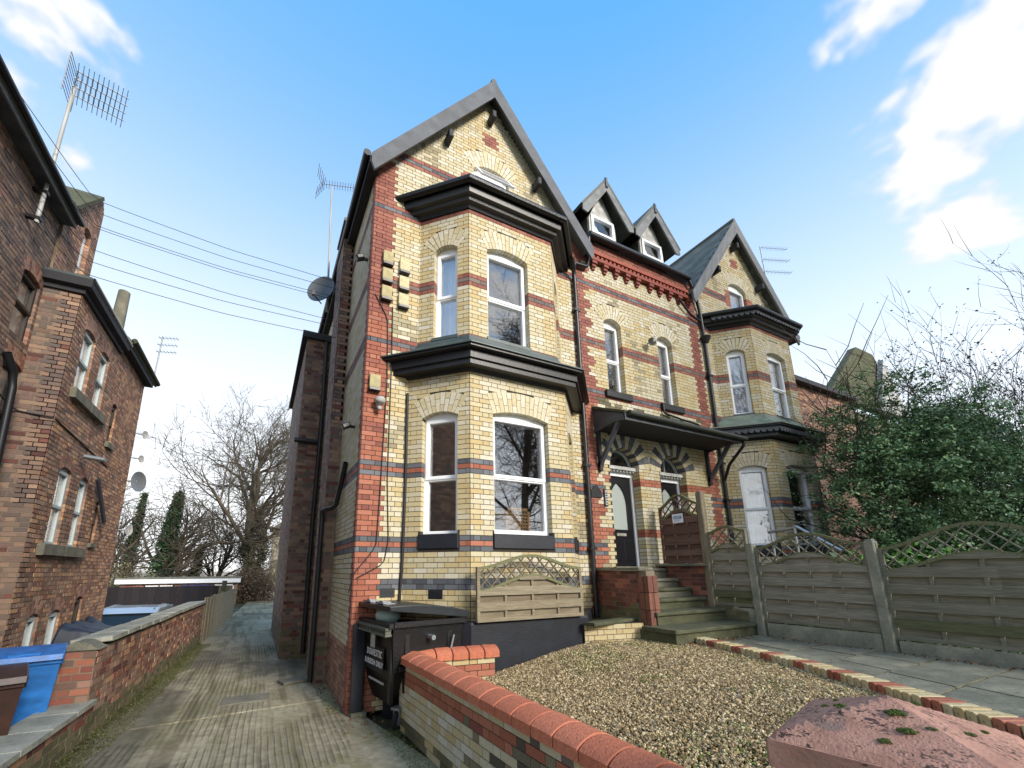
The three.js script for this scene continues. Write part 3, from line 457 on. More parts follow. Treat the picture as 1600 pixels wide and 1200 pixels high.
for (const y of [6.4, 4.1, 3.2]) wpart(houseR, 'pipe_bracket', box(9.73, 9.87, y, y + .05, -6.2, -6.08), M.pipe);
wpart(houseR, 'hopper', new THREE.CylinderGeometry(.14, .07, .16, 8).translate(9.8, 7.42, -6.1), M.pipe);
// air bricks and terracotta vent in the left wall
for (const [F, u, y] of [[new Face(1.21, ZF, 1.93, ZF), .38, 1.27], [new Face(1.93, ZF, 2.67, -5.45), .42, 1.25]]) { const g = merge([box(u, u + .22, y, y + .13, 0, .012), ...[...Array(7)].map((_, i) => box(u + .02 + i * .028, u + .03 + i * .028, y + .02, y + .11, .012, .02))]); g.applyMatrix4(F.m4); wpart(houseL, 'air_vent', g, M.pipe); }
// chimney-like buttress and dark rear wing on the drive side
{ const dk = (k, u, v) => v < .5 && rnd() > .5 ? 'mossy' : rnd() > .18 ? 'dark' : 'maroon';
  const b1 = new Face(.99, -8.07, 1.2, -8.07), b2 = new Face(.99, -9.0, .99, -8.07);
  wall(houseL, b1, { v0: G0, v1: 9.0, color: dk, keep: 20, mortar: M.mortarPale, thick: .2, name: 'buttress' });
  wall(houseL, b2, { v0: G0, v1: 9.0, color: dk, keep: 6, mortar: M.mortarPale, thick: .2, name: 'buttress' });
  wpart(houseL, 'buttress_cap', box(.95, 1.22, 9.0, 9.08, -9.0, -8.03), M.stone);
  const w1 = new Face(.58, -10.6, 1.2, -10.6), w2 = new Face(.58, -16, .58, -10.6);
  wall(houseL, w1, { v0: G0, v1: 7.45, color: dk, keep: 24, mortar: M.mortarPale, name: 'rear_wing' });
  wall(houseL, w2, { v0: G0, v1: 7.45, color: dk, keep: 4, mortar: M.mortarPale, name: 'rear_wing' });
  wpart(houseL, 'rear_wing_roof', box(.46, 1.3, 7.45, 7.62, -16, -10.5), M.soffit);
  wpart(houseL, 'gutter', rod(V(.48, 4.72, -10.54), V(1.02, 4.72, -10.54), .06, .06, 8), M.pipe);
  downpipe(houseL, [[1.04, 7.4, -10.5], [1.06, 5.0, -10.5], [1.04, 2.6, -10.5], [1.05, -.1, -10.5]], .05);
  downpipe(houseL, [[1.17, 3.45, -7.2], [1.12, 2.75, -7.7], [.94, 2.72, -8.0], [.95, 2.5, -8.02], [.95, -.15, -8.02]], .045);
}
// entrance canopy across both doors
{ const C = thing('door_canopy', 'long black timber canopy with mossy gutter over both front doors', 'canopy', [7.6, 4.4, ZF]);
  const bx = (n, g, m, l) => wpart(C, n, g, m, l);
  { const x0 = 5.86, x1 = 9.42; const s = new THREE.Shape(); s.moveTo(0, 4.36); s.lineTo(0, 4.86); s.lineTo(.82, 4.50); s.lineTo(.82, 4.39); s.lineTo(.55, 4.42); s.closePath();
    for (const x of [x0, x1 - .03]) { const g = new THREE.ExtrudeGeometry(s, { depth: .03, bevelEnabled: false }); g.rotateY(-Math.PI / 2); g.translate(x + .03, 0, ZF); bx('side_board', g, M.barge); }
    { const g = new THREE.BoxGeometry(x1 - x0 + .06, .05, .95); g.rotateX(Math.atan2(.36, .82)); g.translate((x0 + x1) / 2, 4.72, ZF + .41); bx('roof', g, M.stoneMoss); }
    bx('soffit', box(x0 + .03, x1 - .03, 4.40, 4.44, ZF + .01, ZF + .80), M.soffit); bx('fascia', box(x0, x1, 4.38, 4.50, ZF + .80, ZF + .835), M.barge); bx('gutter', rod(V(x0 + .05, 4.50, ZF + .89), V(x1 + .06, 4.47, ZF + .89), .055, .055, 10), new THREE.MeshStandardMaterial({ color: 0x3b3f35, roughness: .6, map: blotchT })); }
  for (const x of [5.92, 9.30]) { bx('brace', bar(V(x, 3.65, ZF + .03), V(x, 4.42, ZF + .62), .07, .07), M.barge); bx('wall_post', box(x - .035, x + .035, 3.55, 4.42, ZF + .01, ZF + .08), M.soffit); }
  bx('overflow_pipe', tube([V(9.44, 4.47, ZF + .88), V(9.42, 4.32, ZF + .85), V(9.55, 4.0, ZF + .4), V(9.78, 3.72, ZF + .1)], .035, 8), M.pipe); }
villaExtras();
function villaExtras() {
  // six nest boxes and one more lower down on the left corner
  const spots = []; for (let r = 0; r < 3; r++) for (let c = 0; c < 2; c++) spots.push([1.48 + c * .29, 6.82 - r * .335 - c * .06, r, c]); spots.push([1.36, 4.52, 3, 0]);
  const rows = ['top', 'middle', 'bottom'];
  spots.forEach(([x, y, r, c]) => { const n = thing('nest_box', r < 3 ? `cream nest box, ${rows[r]} of the ${c ? 'right' : 'left'} column beside the upper bay` : 'single cream nest box above the security light on the red corner bricks', 'nest box', [x, y - .13, ZF + .005], 0, 'nest boxes on the corner wall'); const st = c === 0; part(n, 'body', chamfer(.17, .22, .07, .006).translate(0, .15, .04), st ? M.nestStained ??= new THREE.MeshStandardMaterial({ color: 0xd2c694, roughness: .8, map: blotchT }) : M.nest ??= new THREE.MeshStandardMaterial({ color: 0xe0d3a8, roughness: .8, map: grainT })); part(n, 'ledge', chamfer(.175, .05, .09, .006).translate(0, .015, .05), M.pipe); });
  // security light, alarm horn
  const s = thing('security_light', 'white round security light on the red corner below the single nest box', 'lamp', [1.44, 4.16, ZF]); part(s, 'bracket', box(-.03, .03, -.02, .1, 0, .06), M.white); part(s, 'head', new THREE.SphereGeometry(.085, 14, 10).scale(1, .8, 1).translate(0, .05, .12), M.whiteOld); part(s, 'sensor', new THREE.SphereGeometry(.04, 10, 8).translate(.0, -.07, .1), M.whiteOld);
  const sp = thing('wall_lamp', 'pale conical floodlight between the two first floor windows', 'lamp', [7.72, 6.84, ZF]); part(sp, 'arm', rod(V(0, 0, 0), V(.02, .02, .16), .015), M.galv); part(sp, 'shade', new THREE.CylinderGeometry(.04, .10, .17, 12, 1, true).rotateZ(-.9).translate(-.02, -.02, .2), M.whiteOld);
  for (const [x, y, z, l] of [[1.14, 6.95, -6.5, 'small black floodlight high on the drive side of the corner'], [1.13, 3.95, -6.75, 'small black lamp low on the side wall above the drive']]) { const a = thing('side_lamp', l, 'lamp', [x, y, z]); part(a, 'head', chamfer(.14, .09, .12, .02).rotateZ(.5).translate(-.07, 0, 0), M.pipe); part(a, 'bracket', box(-.02, .07, -.02, .02, -.02, .02), M.pipe); }
  const pl = thing('door_plaque', 'black shaped house plaque on the red bricks left of the front door', 'plaque', [5.78, 3.02, ZF + .012]); const ps = new THREE.Shape(); ps.moveTo(-.13, 0); ps.lineTo(.13, 0); ps.lineTo(.13, .14); ps.quadraticCurveTo(.08, .16, .05, .22); ps.quadraticCurveTo(0, .27, -.05, .22); ps.quadraticCurveTo(-.08, .16, -.13, .14); ps.closePath(); part(pl, 'plate', new THREE.ExtrudeGeometry(ps, { depth: .015, bevelEnabled: true, bevelSize: .004, bevelThickness: .004, bevelSegments: 1 }), M.pipe);
  const ic = thing('door_intercom', 'narrow white entry phone panel beside the front door', 'intercom', [6.02, 2.86, ZF + .012]); part(ic, 'case', chamfer(.09, .34, .03, .008).translate(0, .17, .01), M.pipe); part(ic, 'face', box(-.03, .03, .02, .32, .026, .03), M.whiteOld); for (let i = 0; i < 5; i++) part(ic, 'button', box(-.018, .018, .05 + i * .05, .07 + i * .05, .03, .036), M.pipe);
}
// ---------- ground ----------
const planeUV = (x0, x1, z0, z1, y) => { const g = new THREE.PlaneGeometry(x1 - x0, z1 - z0, 1, 1); g.rotateX(-Math.PI / 2); g.translate((x0 + x1) / 2, y, (z0 + z1) / 2); const u = g.attributes.uv, p = g.attributes.position; for (let i = 0; i < u.count; i++) u.setXY(i, p.getX(i), p.getZ(i)); return g; };
struct(new THREE.Mesh(planeUV(-300, 300, -320, 120, -1.25), mat('soil', 0x55553f, { roughness: 1, map: rep(blotchT, .2, .2) })), 'ground');
const driveT = (() => { const w = 1024, h = 2048; return { // 5 m by 20 m of old brushed concrete
  c: tex(w, (u, v) => { const x = u * 5 - 2.1, z = v * 20; const m = fbm(x * 1.1, z * .8, 5, 0, 51), f = fbm(x * 14, z * 14, 3, 0, 12), st = fbm(x * 9, z * .6, 3, 0, 71); let c = [.64 + .22 * m + .22 * (f - .5), .605 + .215 * m + .22 * (f - .5), .52 + .20 * m + .22 * (f - .5)]; const on = sstep(.47, .58, fbm(u * 5, z * .5, 4, 0, 19)), gr = Math.abs(((u * 5 + .05 * Math.sin(z * .5) + .05 * fbm(u * 8, z * .7, 3, 0, 4)) * 15) % 1 - .5) * 2; const wear = sstep(.5, .7, st) * .13 + on * .10 * (1 - sstep(.2, .55, gr)) * sstep(.3, .7, fbm(u * 30, z * 2.5, 3, 0, 66)); c = c.map(k => k - wear);
    const moss = sstep(.52, .66, fbm(x * 2.2, z * 1.7, 4, 0, 23)) * sstep(.35, .6, f); c = [lerp(c[0], .42, moss * .4), lerp(c[1], .42, moss * .4), lerp(c[2], .24, moss * .4)];
    const wet = sstep(.55, .68, fbm(x * .8 + 5, z * .5, 4, 0, 88)); return c.map(k => k * (1 - .28 * wet)); }, true, h),
  b: tex(w, (u, v) => { const x = u * 5, z = v * 20; const on = sstep(.47, .58, fbm(x * 1.0, z * .5, 4, 0, 19)); const g = Math.abs(((x + .05 * Math.sin(z * .5) + .05 * fbm(x * 1.6, z * .7, 3, 0, 4)) * 15) % 1 - .5) * 2; return .35 + .45 * on * sstep(.3, .75, g) * (.6 + .4 * vnoise(x * 30, z * 6)) + .2 * fbm(x * 30, z * 30, 3, 0, 6); }, false, h) }; })();
for (const t of [driveT.c, driveT.b]) { t.repeat.set(1 / 5, 1 / 20); }
const driveM = new THREE.MeshStandardMaterial({ color: 0xd3d1c8, roughness: .85, map: driveT.c, bumpMap: driveT.b, bumpScale: .035 });
{ // drive laid in bays with open joints
  const D = struct(new THREE.Group(), 'driveway'); const zs = [3, -3.6, -7.0, -8.45, -11.4, -16, -22, -32]; const sk = .18;
  const slabShape = (za, zb) => { const s = new THREE.Shape(); const xl = z => -1.56 + .049 * (-z - 5.9) - .03, xr = z => z > -5.6 ? 1.86 : 1.25; const ya = z => z; s.moveTo(xl(za), za + sk * .6); s.lineTo(xr(za), za - sk * .6); s.lineTo(xr(zb), zb - sk * .6 + .032); s.lineTo(xl(zb), zb + sk * .6 + .032); s.closePath(); const g = new THREE.ExtrudeGeometry(s, { depth: .12, bevelEnabled: true, bevelSize: .008, bevelThickness: .008, bevelSegments: 1 }); g.rotateX(Math.PI / 2); g.scale(1, 1, 1); g.translate(0, G0 - .008, 0); const p = g.attributes.position, u = g.attributes.uv; for (let i = 0; i < p.count; i++) u.setXY(i, p.getX(i) + 2.1, p.getZ(i)); return g; };
  for (let i = 0; i < zs.length - 1; i++) { const m = part(D, 'concrete_bay', slabShape(zs[i], zs[i + 1]), driveM); m.position.y = -.003 * (i % 2); }
  part(D, 'sub_base', box(-1.9, 1.9, -1.2, G0 - .10, -32, 3), M.stoneMoss);
  // access cover and two stones lying in it
  part(D, 'access_cover', chamfer(.62, .02, .42, .006).translate(.02, G0 + .006, -7.62), M.stone);
}
struct(new THREE.Mesh(box(-14, 30, -1.2, G0 - .012, -1.2, 40), M.stone), 'pavement');
struct(new THREE.Mesh(box(-9, -1.9, -1.2, G0 - .006, -6.6, -1.2), M.stone), 'yard');
// gravel garden: rises from the low wall to the path
const gh = (x, z) => lerp(.24, .58, sstep(2.0, 4.7, x)) + .018 * (fbm(x * 2, z * 2, 3, 0, 5) - .5);
const edgeLine = [[5.9, -4.42], [5.66, -3.6], [5.43, -2.86], [5.15, -2.3], [4.93, -1.88], [4.70, -1.45], [4.52, -1.1], [4.2, -.4]];
const edgeX = z => { for (let i = 0; i < edgeLine.length - 1; i++) { const a = edgeLine[i], b = edgeLine[i + 1]; if (z >= a[1] && z <= b[1]) return lerp(a[0], b[0], (z - a[1]) / (b[1] - a[1])); } return z < -4.42 ? 5.9 : 4.2; };
{ const nx = 60, nz = 60, g = new THREE.PlaneGeometry(6, 6.4, nx, nz); g.rotateX(-Math.PI / 2); g.translate(4.85, 0, -3.3); const p = g.attributes.position; for (let i = 0; i < p.count; i++) p.setY(i, gh(p.getX(i), p.getZ(i)) - .012); g.computeVertexNormals(); const u = g.attributes.uv; for (let i = 0; i < u.count; i++) u.setXY(i, p.getX(i), p.getZ(i));
  struct(new THREE.Mesh(g, mat('gravelBase', 0x8a7b60, { roughness: 1, map: tex(512, (a, b) => { const n = fbm(a * 90, b * 90, 2, 90, 4); return [.45 + .5 * n, .42 + .48 * n, .36 + .42 * n]; }), bumpMap: rep(roughT, 6, 6), bumpScale: .02 })), 'gravel_bed');
  const N = 95000, peb = new THREE.DodecahedronGeometry(1, 0); const im = new THREE.InstancedMesh(peb, new THREE.MeshStandardMaterial({ roughness: .75 }), N); const m4 = new THREE.Matrix4(), q = new THREE.Quaternion(), cols = ['#b39b70', '#9f8760', '#cdbb94', '#86714f', '#cbb98f', '#766446', '#a58e64', '#bfae88', '#877b66', '#665638', '#8f7a54', '#5f5138', '#7a6848', '#6e5d40'].map(c => new THREE.Color(c)); let n = 0;
  while (n < N) { const z = -6.1 + 5.6 * rnd(), x = 1.95 + rnd() * 4; if (x > edgeX(z) - .06) continue; if (z < -5.2 && x < 5) continue; const s = rr(.006, .0135) * (rnd() > .93 ? 1.5 : 1); const moss = fbm(x * 1.3 + 2, z * 1.3, 3, 0, 61); if (moss > .66 && rnd() > .35) { n += 0; if (rnd() > .4) continue; } q.setFromEuler(new THREE.Euler(rnd() * 6, rnd() * 6, rnd() * 6)); m4.compose(V(x, gh(x, z) + s * .25, z), q, V(s * rr(.9, 1.5), s * rr(.5, .85), s)); im.setMatrixAt(n, m4); im.setColorAt(n, pick(cols)); n++; }
  im.userData = { label: 'buff and brown pebbles spread over the front garden', category: 'gravel', kind: 'stuff' }; im.name = 'gravel'; scene.add(im); }
// path of stone slabs between brick edging and fence
{ const P = struct(new THREE.Group(), 'garden_path'); { const s = new THREE.Shape(); s.moveTo(7.4, -4.9); s.lineTo(5.95, -4.9); for (const [x, z] of edgeLine) s.lineTo(x + .03, z); s.lineTo(7.4, -.4); s.closePath(); part(P, 'bed', new THREE.ExtrudeGeometry(s, { depth: .6, bevelEnabled: false }).rotateX(Math.PI / 2).translate(0, .555, 0), M.stoneMoss); } const rows = 9; for (let i = 0; i < rows; i++) { const z0 = -4.5 + i * .56, z1 = z0 + .545, n = 3; for (let j = 0; j < n; j++) { const t0 = (j + (i & 1 ? .12 : -.06)) / n, t1 = (j + 1 + (i & 1 ? .12 : -.06)) / n; const xa = lerp(edgeX(z0) + .12, 7.30, clamp(t0, 0, 1)), xb = lerp(edgeX(z0) + .12, 7.30, clamp(t1, 0, 1)) - .014, xc = lerp(edgeX(z1) + .12, 7.30, clamp(t1, 0, 1)) - .014, xd = lerp(edgeX(z1) + .12, 7.30, clamp(t0, 0, 1)); const s = new THREE.Shape(); s.moveTo(xa, z0); s.lineTo(xb, z0); s.lineTo(xc, z1 - .012); s.lineTo(xd, z1 - .012); s.closePath(); const g = new THREE.ExtrudeGeometry(s, { depth: .05, bevelEnabled: true, bevelSize: -.004, bevelThickness: .006, bevelSegments: 1 }); g.rotateX(Math.PI / 2); g.translate(0, .598 + rr(-.004, .004), 0); const m = part(P, 'slab', g, i + j & 1 ? M.slabA ??= new THREE.MeshStandardMaterial({ color: 0x98978a, roughness: .85, map: stoneT, bumpMap: roughT, bumpScale: .006 }) : M.slabB ??= new THREE.MeshStandardMaterial({ color: 0xa6a496, roughness: .85, map: rep(stoneT, .8, 1.1), bumpMap: roughT, bumpScale: .006 })); } } }
{ const E = thing('path_edging', 'row of cream and red brick headers edging the stone path', 'edging', [5.3, .5, -2.6]); let acc = 0, n = 0; for (let i = 0; i < edgeLine.length - 1; i++) { const a = edgeLine[i], b = edgeLine[i + 1], l = Math.hypot(b[0] - a[0], b[1] - a[1]); while (acc < l) { const t = acc / l, x = lerp(a[0], b[0], t), z = lerp(a[1], b[1], t), th = Math.atan2(b[0] - a[0], b[1] - a[1]); const m = new THREE.Mesh(M.edgeGeo ??= chamfer(.20, .10, .066, .006), brickMat(pick(PAL[n % 6 > 3 ? 'orange' : 'ochre']))); m.name = 'brick'; m.position.set(x + .03 - 5.3, .115 + rr(-.004, .004), z + 2.6); m.rotation.y = th - .06 + rr(-.03, .03); E.add(m); acc += .077; n++; } acc -= l; } }

// ---------- neighbour's dark brick house on the left ----------
{ const NH = thing('neighbour_house', 'dark brown brick house on the left beyond the boundary wall', 'house', [-4.5, -1.2, -10]);
  const dk = (k, u, v, F) => { const p = fbm(u * 1.2 + F.p0[1], v * 1.1, 3, 0, 9) + rr(-.14, .14); return p > .6 ? 'old' : p > .5 ? 'brown' : 'dark'; };
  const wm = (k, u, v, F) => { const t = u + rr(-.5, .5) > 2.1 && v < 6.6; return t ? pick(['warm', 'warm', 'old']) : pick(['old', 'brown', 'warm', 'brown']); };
  const sg = (u0, u1, v0, vs) => ({ u0, u1, v0, vs, rise: .07, len: .22, ring: () => 'old' });
  const P = { mortar: M.mortarPale, J: .013, S: .226, H: .11, base: 1.5, thick: .25, jit: .003 };
  // main wall, towards the drive
  const f0 = new Face(-3.76, -2.5, -3.76, -9.02), w0 = sg(5.85, 6.42, 5.3, 6.35), w0b = sg(5.95, 6.5, 3.3, 4.85);
  wall(NH, f0, { ...P, v0: -1.2, v1: 7.80, opens: [w0, w0b], color: dk, keep: 50 });
  const f1 = new Face(-3.76, -9.0, -3.25, -9.0); wall(NH, f1, { ...P, v0: -1.2, v1: 6.5, color: (k, u, v) => rnd() > .2 ? 'dark' : rnd() > .6 ? 'maroon' : 'brown', keep: 110, label: 'dark return wall of the projecting bay' });
  const f2 = new Face(-3.25, -9.0, -3.25, -13.6);
  const ws = [sg(.42, .98, 4.85, 6.02), sg(1.35, 1.85, 4.85, 6.02), sg(2.52, 2.85, 4.45, 5.3), sg(.62, 1.15, 2.12, 3.42), sg(1.6, 2.05, 2.12, 3.42), sg(2.68, 2.98, 2.25, 3.1), sg(.62, 1.05, -.4, .92), sg(1.45, 1.95, -.4, .92), sg(2.6, 3.0, -.3, 1.1)];
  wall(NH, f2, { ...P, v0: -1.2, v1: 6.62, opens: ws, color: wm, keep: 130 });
  const sash = new THREE.MeshStandardMaterial({ color: 0x3b332d, roughness: .6 }), pale = new THREE.MeshStandardMaterial({ color: 0xb9c2c2, roughness: .7 });
  [...ws.map(w => [f2, w]), [f0, w0], [f0, w0b]].forEach(([F, w], i) => { const n = windowUnit(NH, F, w, { back: .05, split: .5, fw: .05, roomD: .5, mat: i < 9 && i % 3 !== 2 ? pale : sash }); hang(NH, F, w, M.blind, -.02); });
  sillBlock(NH, f2, .34, 1.14, 4.66, 4.85, M.stone, .09); sillBlock(NH, f2, 1.17, 2.0, 4.66, 4.85, M.stone, .09); sillBlock(NH, f2, 2.48, 2.9, 4.32, 4.45, M.stone, .07); sillBlock(NH, f2, .4, 1.3, 1.93, 2.12, M.stone, .1); sillBlock(NH, f2, 1.31, 2.3, 1.93, 2.12, M.stone, .1); sillBlock(NH, f2, 2.64, 3.02, 2.16, 2.25, M.stone, .06);
  // leaded lights in the upper window
  // black fascia and flat roof of the bay, rear eaves
  const bayPlan = [[-3.76, -9.0], [-3.25, -9.0], [-3.25, -11.35]];
  wpart(NH, 'bay_cornice', sweep(bayPlan, [[-.05, 6.46], [.05, 6.46], [.06, 6.54], [.15, 6.56], [.17, 6.70], [-.05, 6.70]]), M.soffit);
  wpart(NH, 'bay_gutter', tube([V(-3.08, 6.71, -8.84), V(-3.08, 6.71, -11.4)], .03, 6), M.whiteOld); wpart(NH, 'bay_roof', box(-3.9, -3.12, 6.702, 6.76, -11.4, -8.86), M.lead);
  wpart(NH, 'rear_fascia', box(-3.3, -3.08, 6.62, 6.78, -13.7, -11.36), M.soffit); wpart(NH, 'rear_gutter', rod(V(-3.02, 6.82, -11.3), V(-3.02, 6.82, -13.9), .06), M.stoneMoss);
  { const g = new THREE.BoxGeometry(2.2, .08, 2.6); g.rotateZ(-.75); g.translate(-3.85, 7.5, -12.6); wpart(NH, 'rear_roof', g, M.slate); }
  // eaves of the main wall: boxed soffit, fascia, roof slope
  wpart(NH, 'eaves', box(-3.8, -3.56, 7.74, 7.82, -9.0, -2.5), M.barge); wpart(NH, 'fascia', box(-3.56, -3.53, 7.72, 7.88, -9.0, -2.5), M.bargePale); wpart(NH, 'gutter', rod(V(-3.48, 7.86, -9.03), V(-3.48, 7.86, -2.5), .05), M.pipe);
  { const g = new THREE.BoxGeometry(4.5, .1, 6.4); g.rotateZ(-.82); g.translate(-5.04, 9.47, -5.8); wpart(NH, 'roof', g, M.slate); }
  // tall gabled wall rising behind the bay
  const fg = new Face(-3.72, -9.02, -3.72, -10.4), gw = sg(.78, 1.12, 6.95, 8.35); wall(NH, fg, { ...P, v0: 6.5, v1: 9.5, top: [[1.38, 9.32], [1.25, 9.42], [.1, 8.1], [0, 7.9]], opens: [gw], color: () => pick(['warm', 'warm', 'old']), keep: 10, label: 'orange brick gable rising behind the bay' }); windowUnit(NH, fg, gw, { back: .1, fw: .04, roomD: .4, mat: M.white });
  { const g = new THREE.BoxGeometry(2.4, .07, 1.62); g.rotateX(.85); g.translate(-4.86, 8.78, -9.62); wpart(NH, 'gable_roof', g, M.stoneMoss); }
  wpart(NH, 'gable_side', box(-5.5, -3.74, 6.6, 9.3, -10.5, -10.3), M.mortarPale);
  wpart(NH, 'chimney_pot', new THREE.CylinderGeometry(.11, .13, .95, 10).rotateZ(-.02).translate(-3.35, 7.45, -11.2), M.stone);
  wpart(NH, 'soil_pipe', tube([V(-3.70, 4.9, -8.35), V(-3.66, 4.6, -8.6), V(-3.64, 3.0, -8.66), V(-3.66, -.5, -8.66)], .055, 8), M.pipe);
  wpart(NH, 'leaning_gutter', bar(V(-3.17, 3.55, -11.25), V(-3.12, 2.72, -11.95), .05, .09), M.soffit);
  wpart(NH, 'cable', tube([V(-3.74, 4.35, -8.2), V(-3.74, 4.2, -8.97), V(-3.5, 4.16, -8.98), V(-3.24, 4.14, -8.98), V(-3.23, 4.05, -10.3), V(-3.23, 3.95, -11.9)], .012, 5), M.wire);
  { const s = thing('flood_lamp', 'grey floodlight on the neighbour\'s wall over the ground floor windows', 'lamp', [-3.24, 3.78, -10.35]); part(s, 'arm', rod(V(0, 0, 0), V(.2, .03, .1), .015), M.galv); part(s, 'head', chamfer(.34, .07, .16, .02).rotateZ(-.12).translate(.25, .0, .1), M.galv); }
  for (const [y, z, r, l, c] of [[5.27, -13.68, .11, 'upper pale dish on the far corner of the dark house', M.whiteOld], [4.6, -13.7, .1, 'middle small pale dish on the far corner of the dark house', M.whiteOld], [3.98, -13.7, .27, 'largest dark dish on the far corner of the dark house', M.galv], [2.7, -13.7, .13, 'lowest pale dish on a bracket at the far corner of the dark house', M.whiteOld]]) { const d = thing('satellite_dish', l, 'satellite dish', [-3.2, y, z], 0, 'dishes on the neighbour\'s corner'); part(d, 'bracket', rod(V(-.06, 0, .02), V(.12, 0, -.05), .02), M.galv); part(d, 'reflector', dishGeo(r).rotateY(1.15).translate(.12, 0, -.05), c); }
}
function dishGeo(r) { const p = []; for (let i = 0; i <= 8; i++) p.push(new THREE.Vector2(r * i / 8, .22 * r * (i / 8) ** 2)); for (let i = 8; i >= 0; i--) p.push(new THREE.Vector2(r * i / 8, .22 * r * (i / 8) ** 2 - .012)); const g = new THREE.LatheGeometry(p, 24); g.rotateX(Math.PI / 2); return g; }

// ---------- boundary wall on the left ----------
const bwx = z => -1.56 + .049 * (-z - 5.9);
{ const B = thing('boundary_wall', 'long weathered red brick wall with pale stone coping along the drive', 'wall', [-1.6, G0, -10]);
  const old = (k, u, v) => v < .02 + .1 * rnd() ? 'mossy' : pick(['old', 'brown', 'old', 'brown', 'maroon', 'old', 'red', 'warm', 'old']);
  const F = new Face(bwx(-6.45), -6.45, bwx(-13.7), -13.7), E = new Face(bwx(-6.45) - .34, -6.45, bwx(-6.45), -6.45);
  const P = { mortar: M.mortarPale, J: .014, base: G0, jit: .006, S: .222, H: .108, thick: .16 };
  wall(B, F, { ...P, v0: G0, v1: .80, color: old, keep: 210 }); wall(B, E, { ...P, v0: G0, v1: .80, color: () => pick(['old', 'orange', 'old', 'red', 'brown']), keep: 30, name: 'end_pier' });
  wpart(B, 'core', (() => { const g = box(0, .2, -1.2, .80, -7.25, 0); g.rotateY(-.049); g.translate(bwx(-6.45) - .37, 0, -6.6); return g; })(), M.mortarPale);
  { const s = new THREE.Shape(); s.moveTo(-.2, 0); s.lineTo(.2, 0); s.quadraticCurveTo(.15, .015, .12, .05); s.quadraticCurveTo(0, .13, -.12, .05); s.quadraticCurveTo(-.15, .015, -.2, 0); wpart(B, 'coping_end', new THREE.ExtrudeGeometry(s, { depth: .3, bevelEnabled: false, curveSegments: 6 }).translate(bwx(-6.45) - .16, .803, -6.72), M.stone); }
  let z = -6.74; while (z > -13.6) { const l = rr(.42, .62), zc = z - l / 2; const m = new THREE.Mesh(chamfer(.40, .055, l - .018, .008), M.stonePale); m.name = 'coping_stone'; m.position.set(bwx(zc) - .15 + 1.6, .86 - G0 + rr(-.006, .006), zc + 10); m.rotation.y = -.049 + rr(-.015, .015); m.rotation.z = .06 + rr(-.02, .02); B.add(m); z -= l; }
  const Lw = thing('low_boundary_wall', 'low brick wall topped with grey slabs in the bottom left corner', 'wall', [-1.6, G0, -4.5]);
  const F2 = new Face(bwx(-2.4), -2.4, bwx(-6.44), -6.44); wall(Lw, F2, { ...P, v0: G0, v1: .21, color: old, keep: 60 });
  wpart(Lw, 'core', (() => { const g = box(-.34, -.17, G0, .21, -6.44, -2.4); g.translate(bwx(-4.4), 0, 0); return g; })(), M.mortarPale);
  z = -2.4; while (z > -6.3) { const l = .52, zc = z - l / 2; const m = new THREE.Mesh(chamfer(.40, .05, l - .012, .006), M.stonePale); m.name = 'coping_slab'; m.position.set(bwx(zc) - .14 + 1.6, .238 - G0, zc + 4.5); m.rotation.y = -.049 + rr(-.01, .01); Lw.add(m); z -= l; } }
// timber boards continuing the wall
{ const T = thing('board_fence', 'pale vertical board fence at the far end of the boundary wall', 'fence', [bwx(-16), G0, -16]); for (let i = 0; i < 26; i++) { const z = -13.85 - i * .3, m = new THREE.Mesh(M.boardGeo ??= chamfer(.03, 1.15, .27, .005), M.board ??= new THREE.MeshStandardMaterial({ color: 0xb5a585, roughness: .85, map: woodT })); m.name = 'board'; m.position.set(bwx(z) - bwx(-16) + (i & 1) * .012, .57 + rr(-.04, .04), z + 16); m.rotation.y = -.049; T.add(m); } part(T, 'rail', bar(V(bwx(-13.7) - bwx(-16) - .05, .9, 2.3), V(bwx(-21.8) - bwx(-16) - .05, .9, -5.8), .05, .08), M.board); }
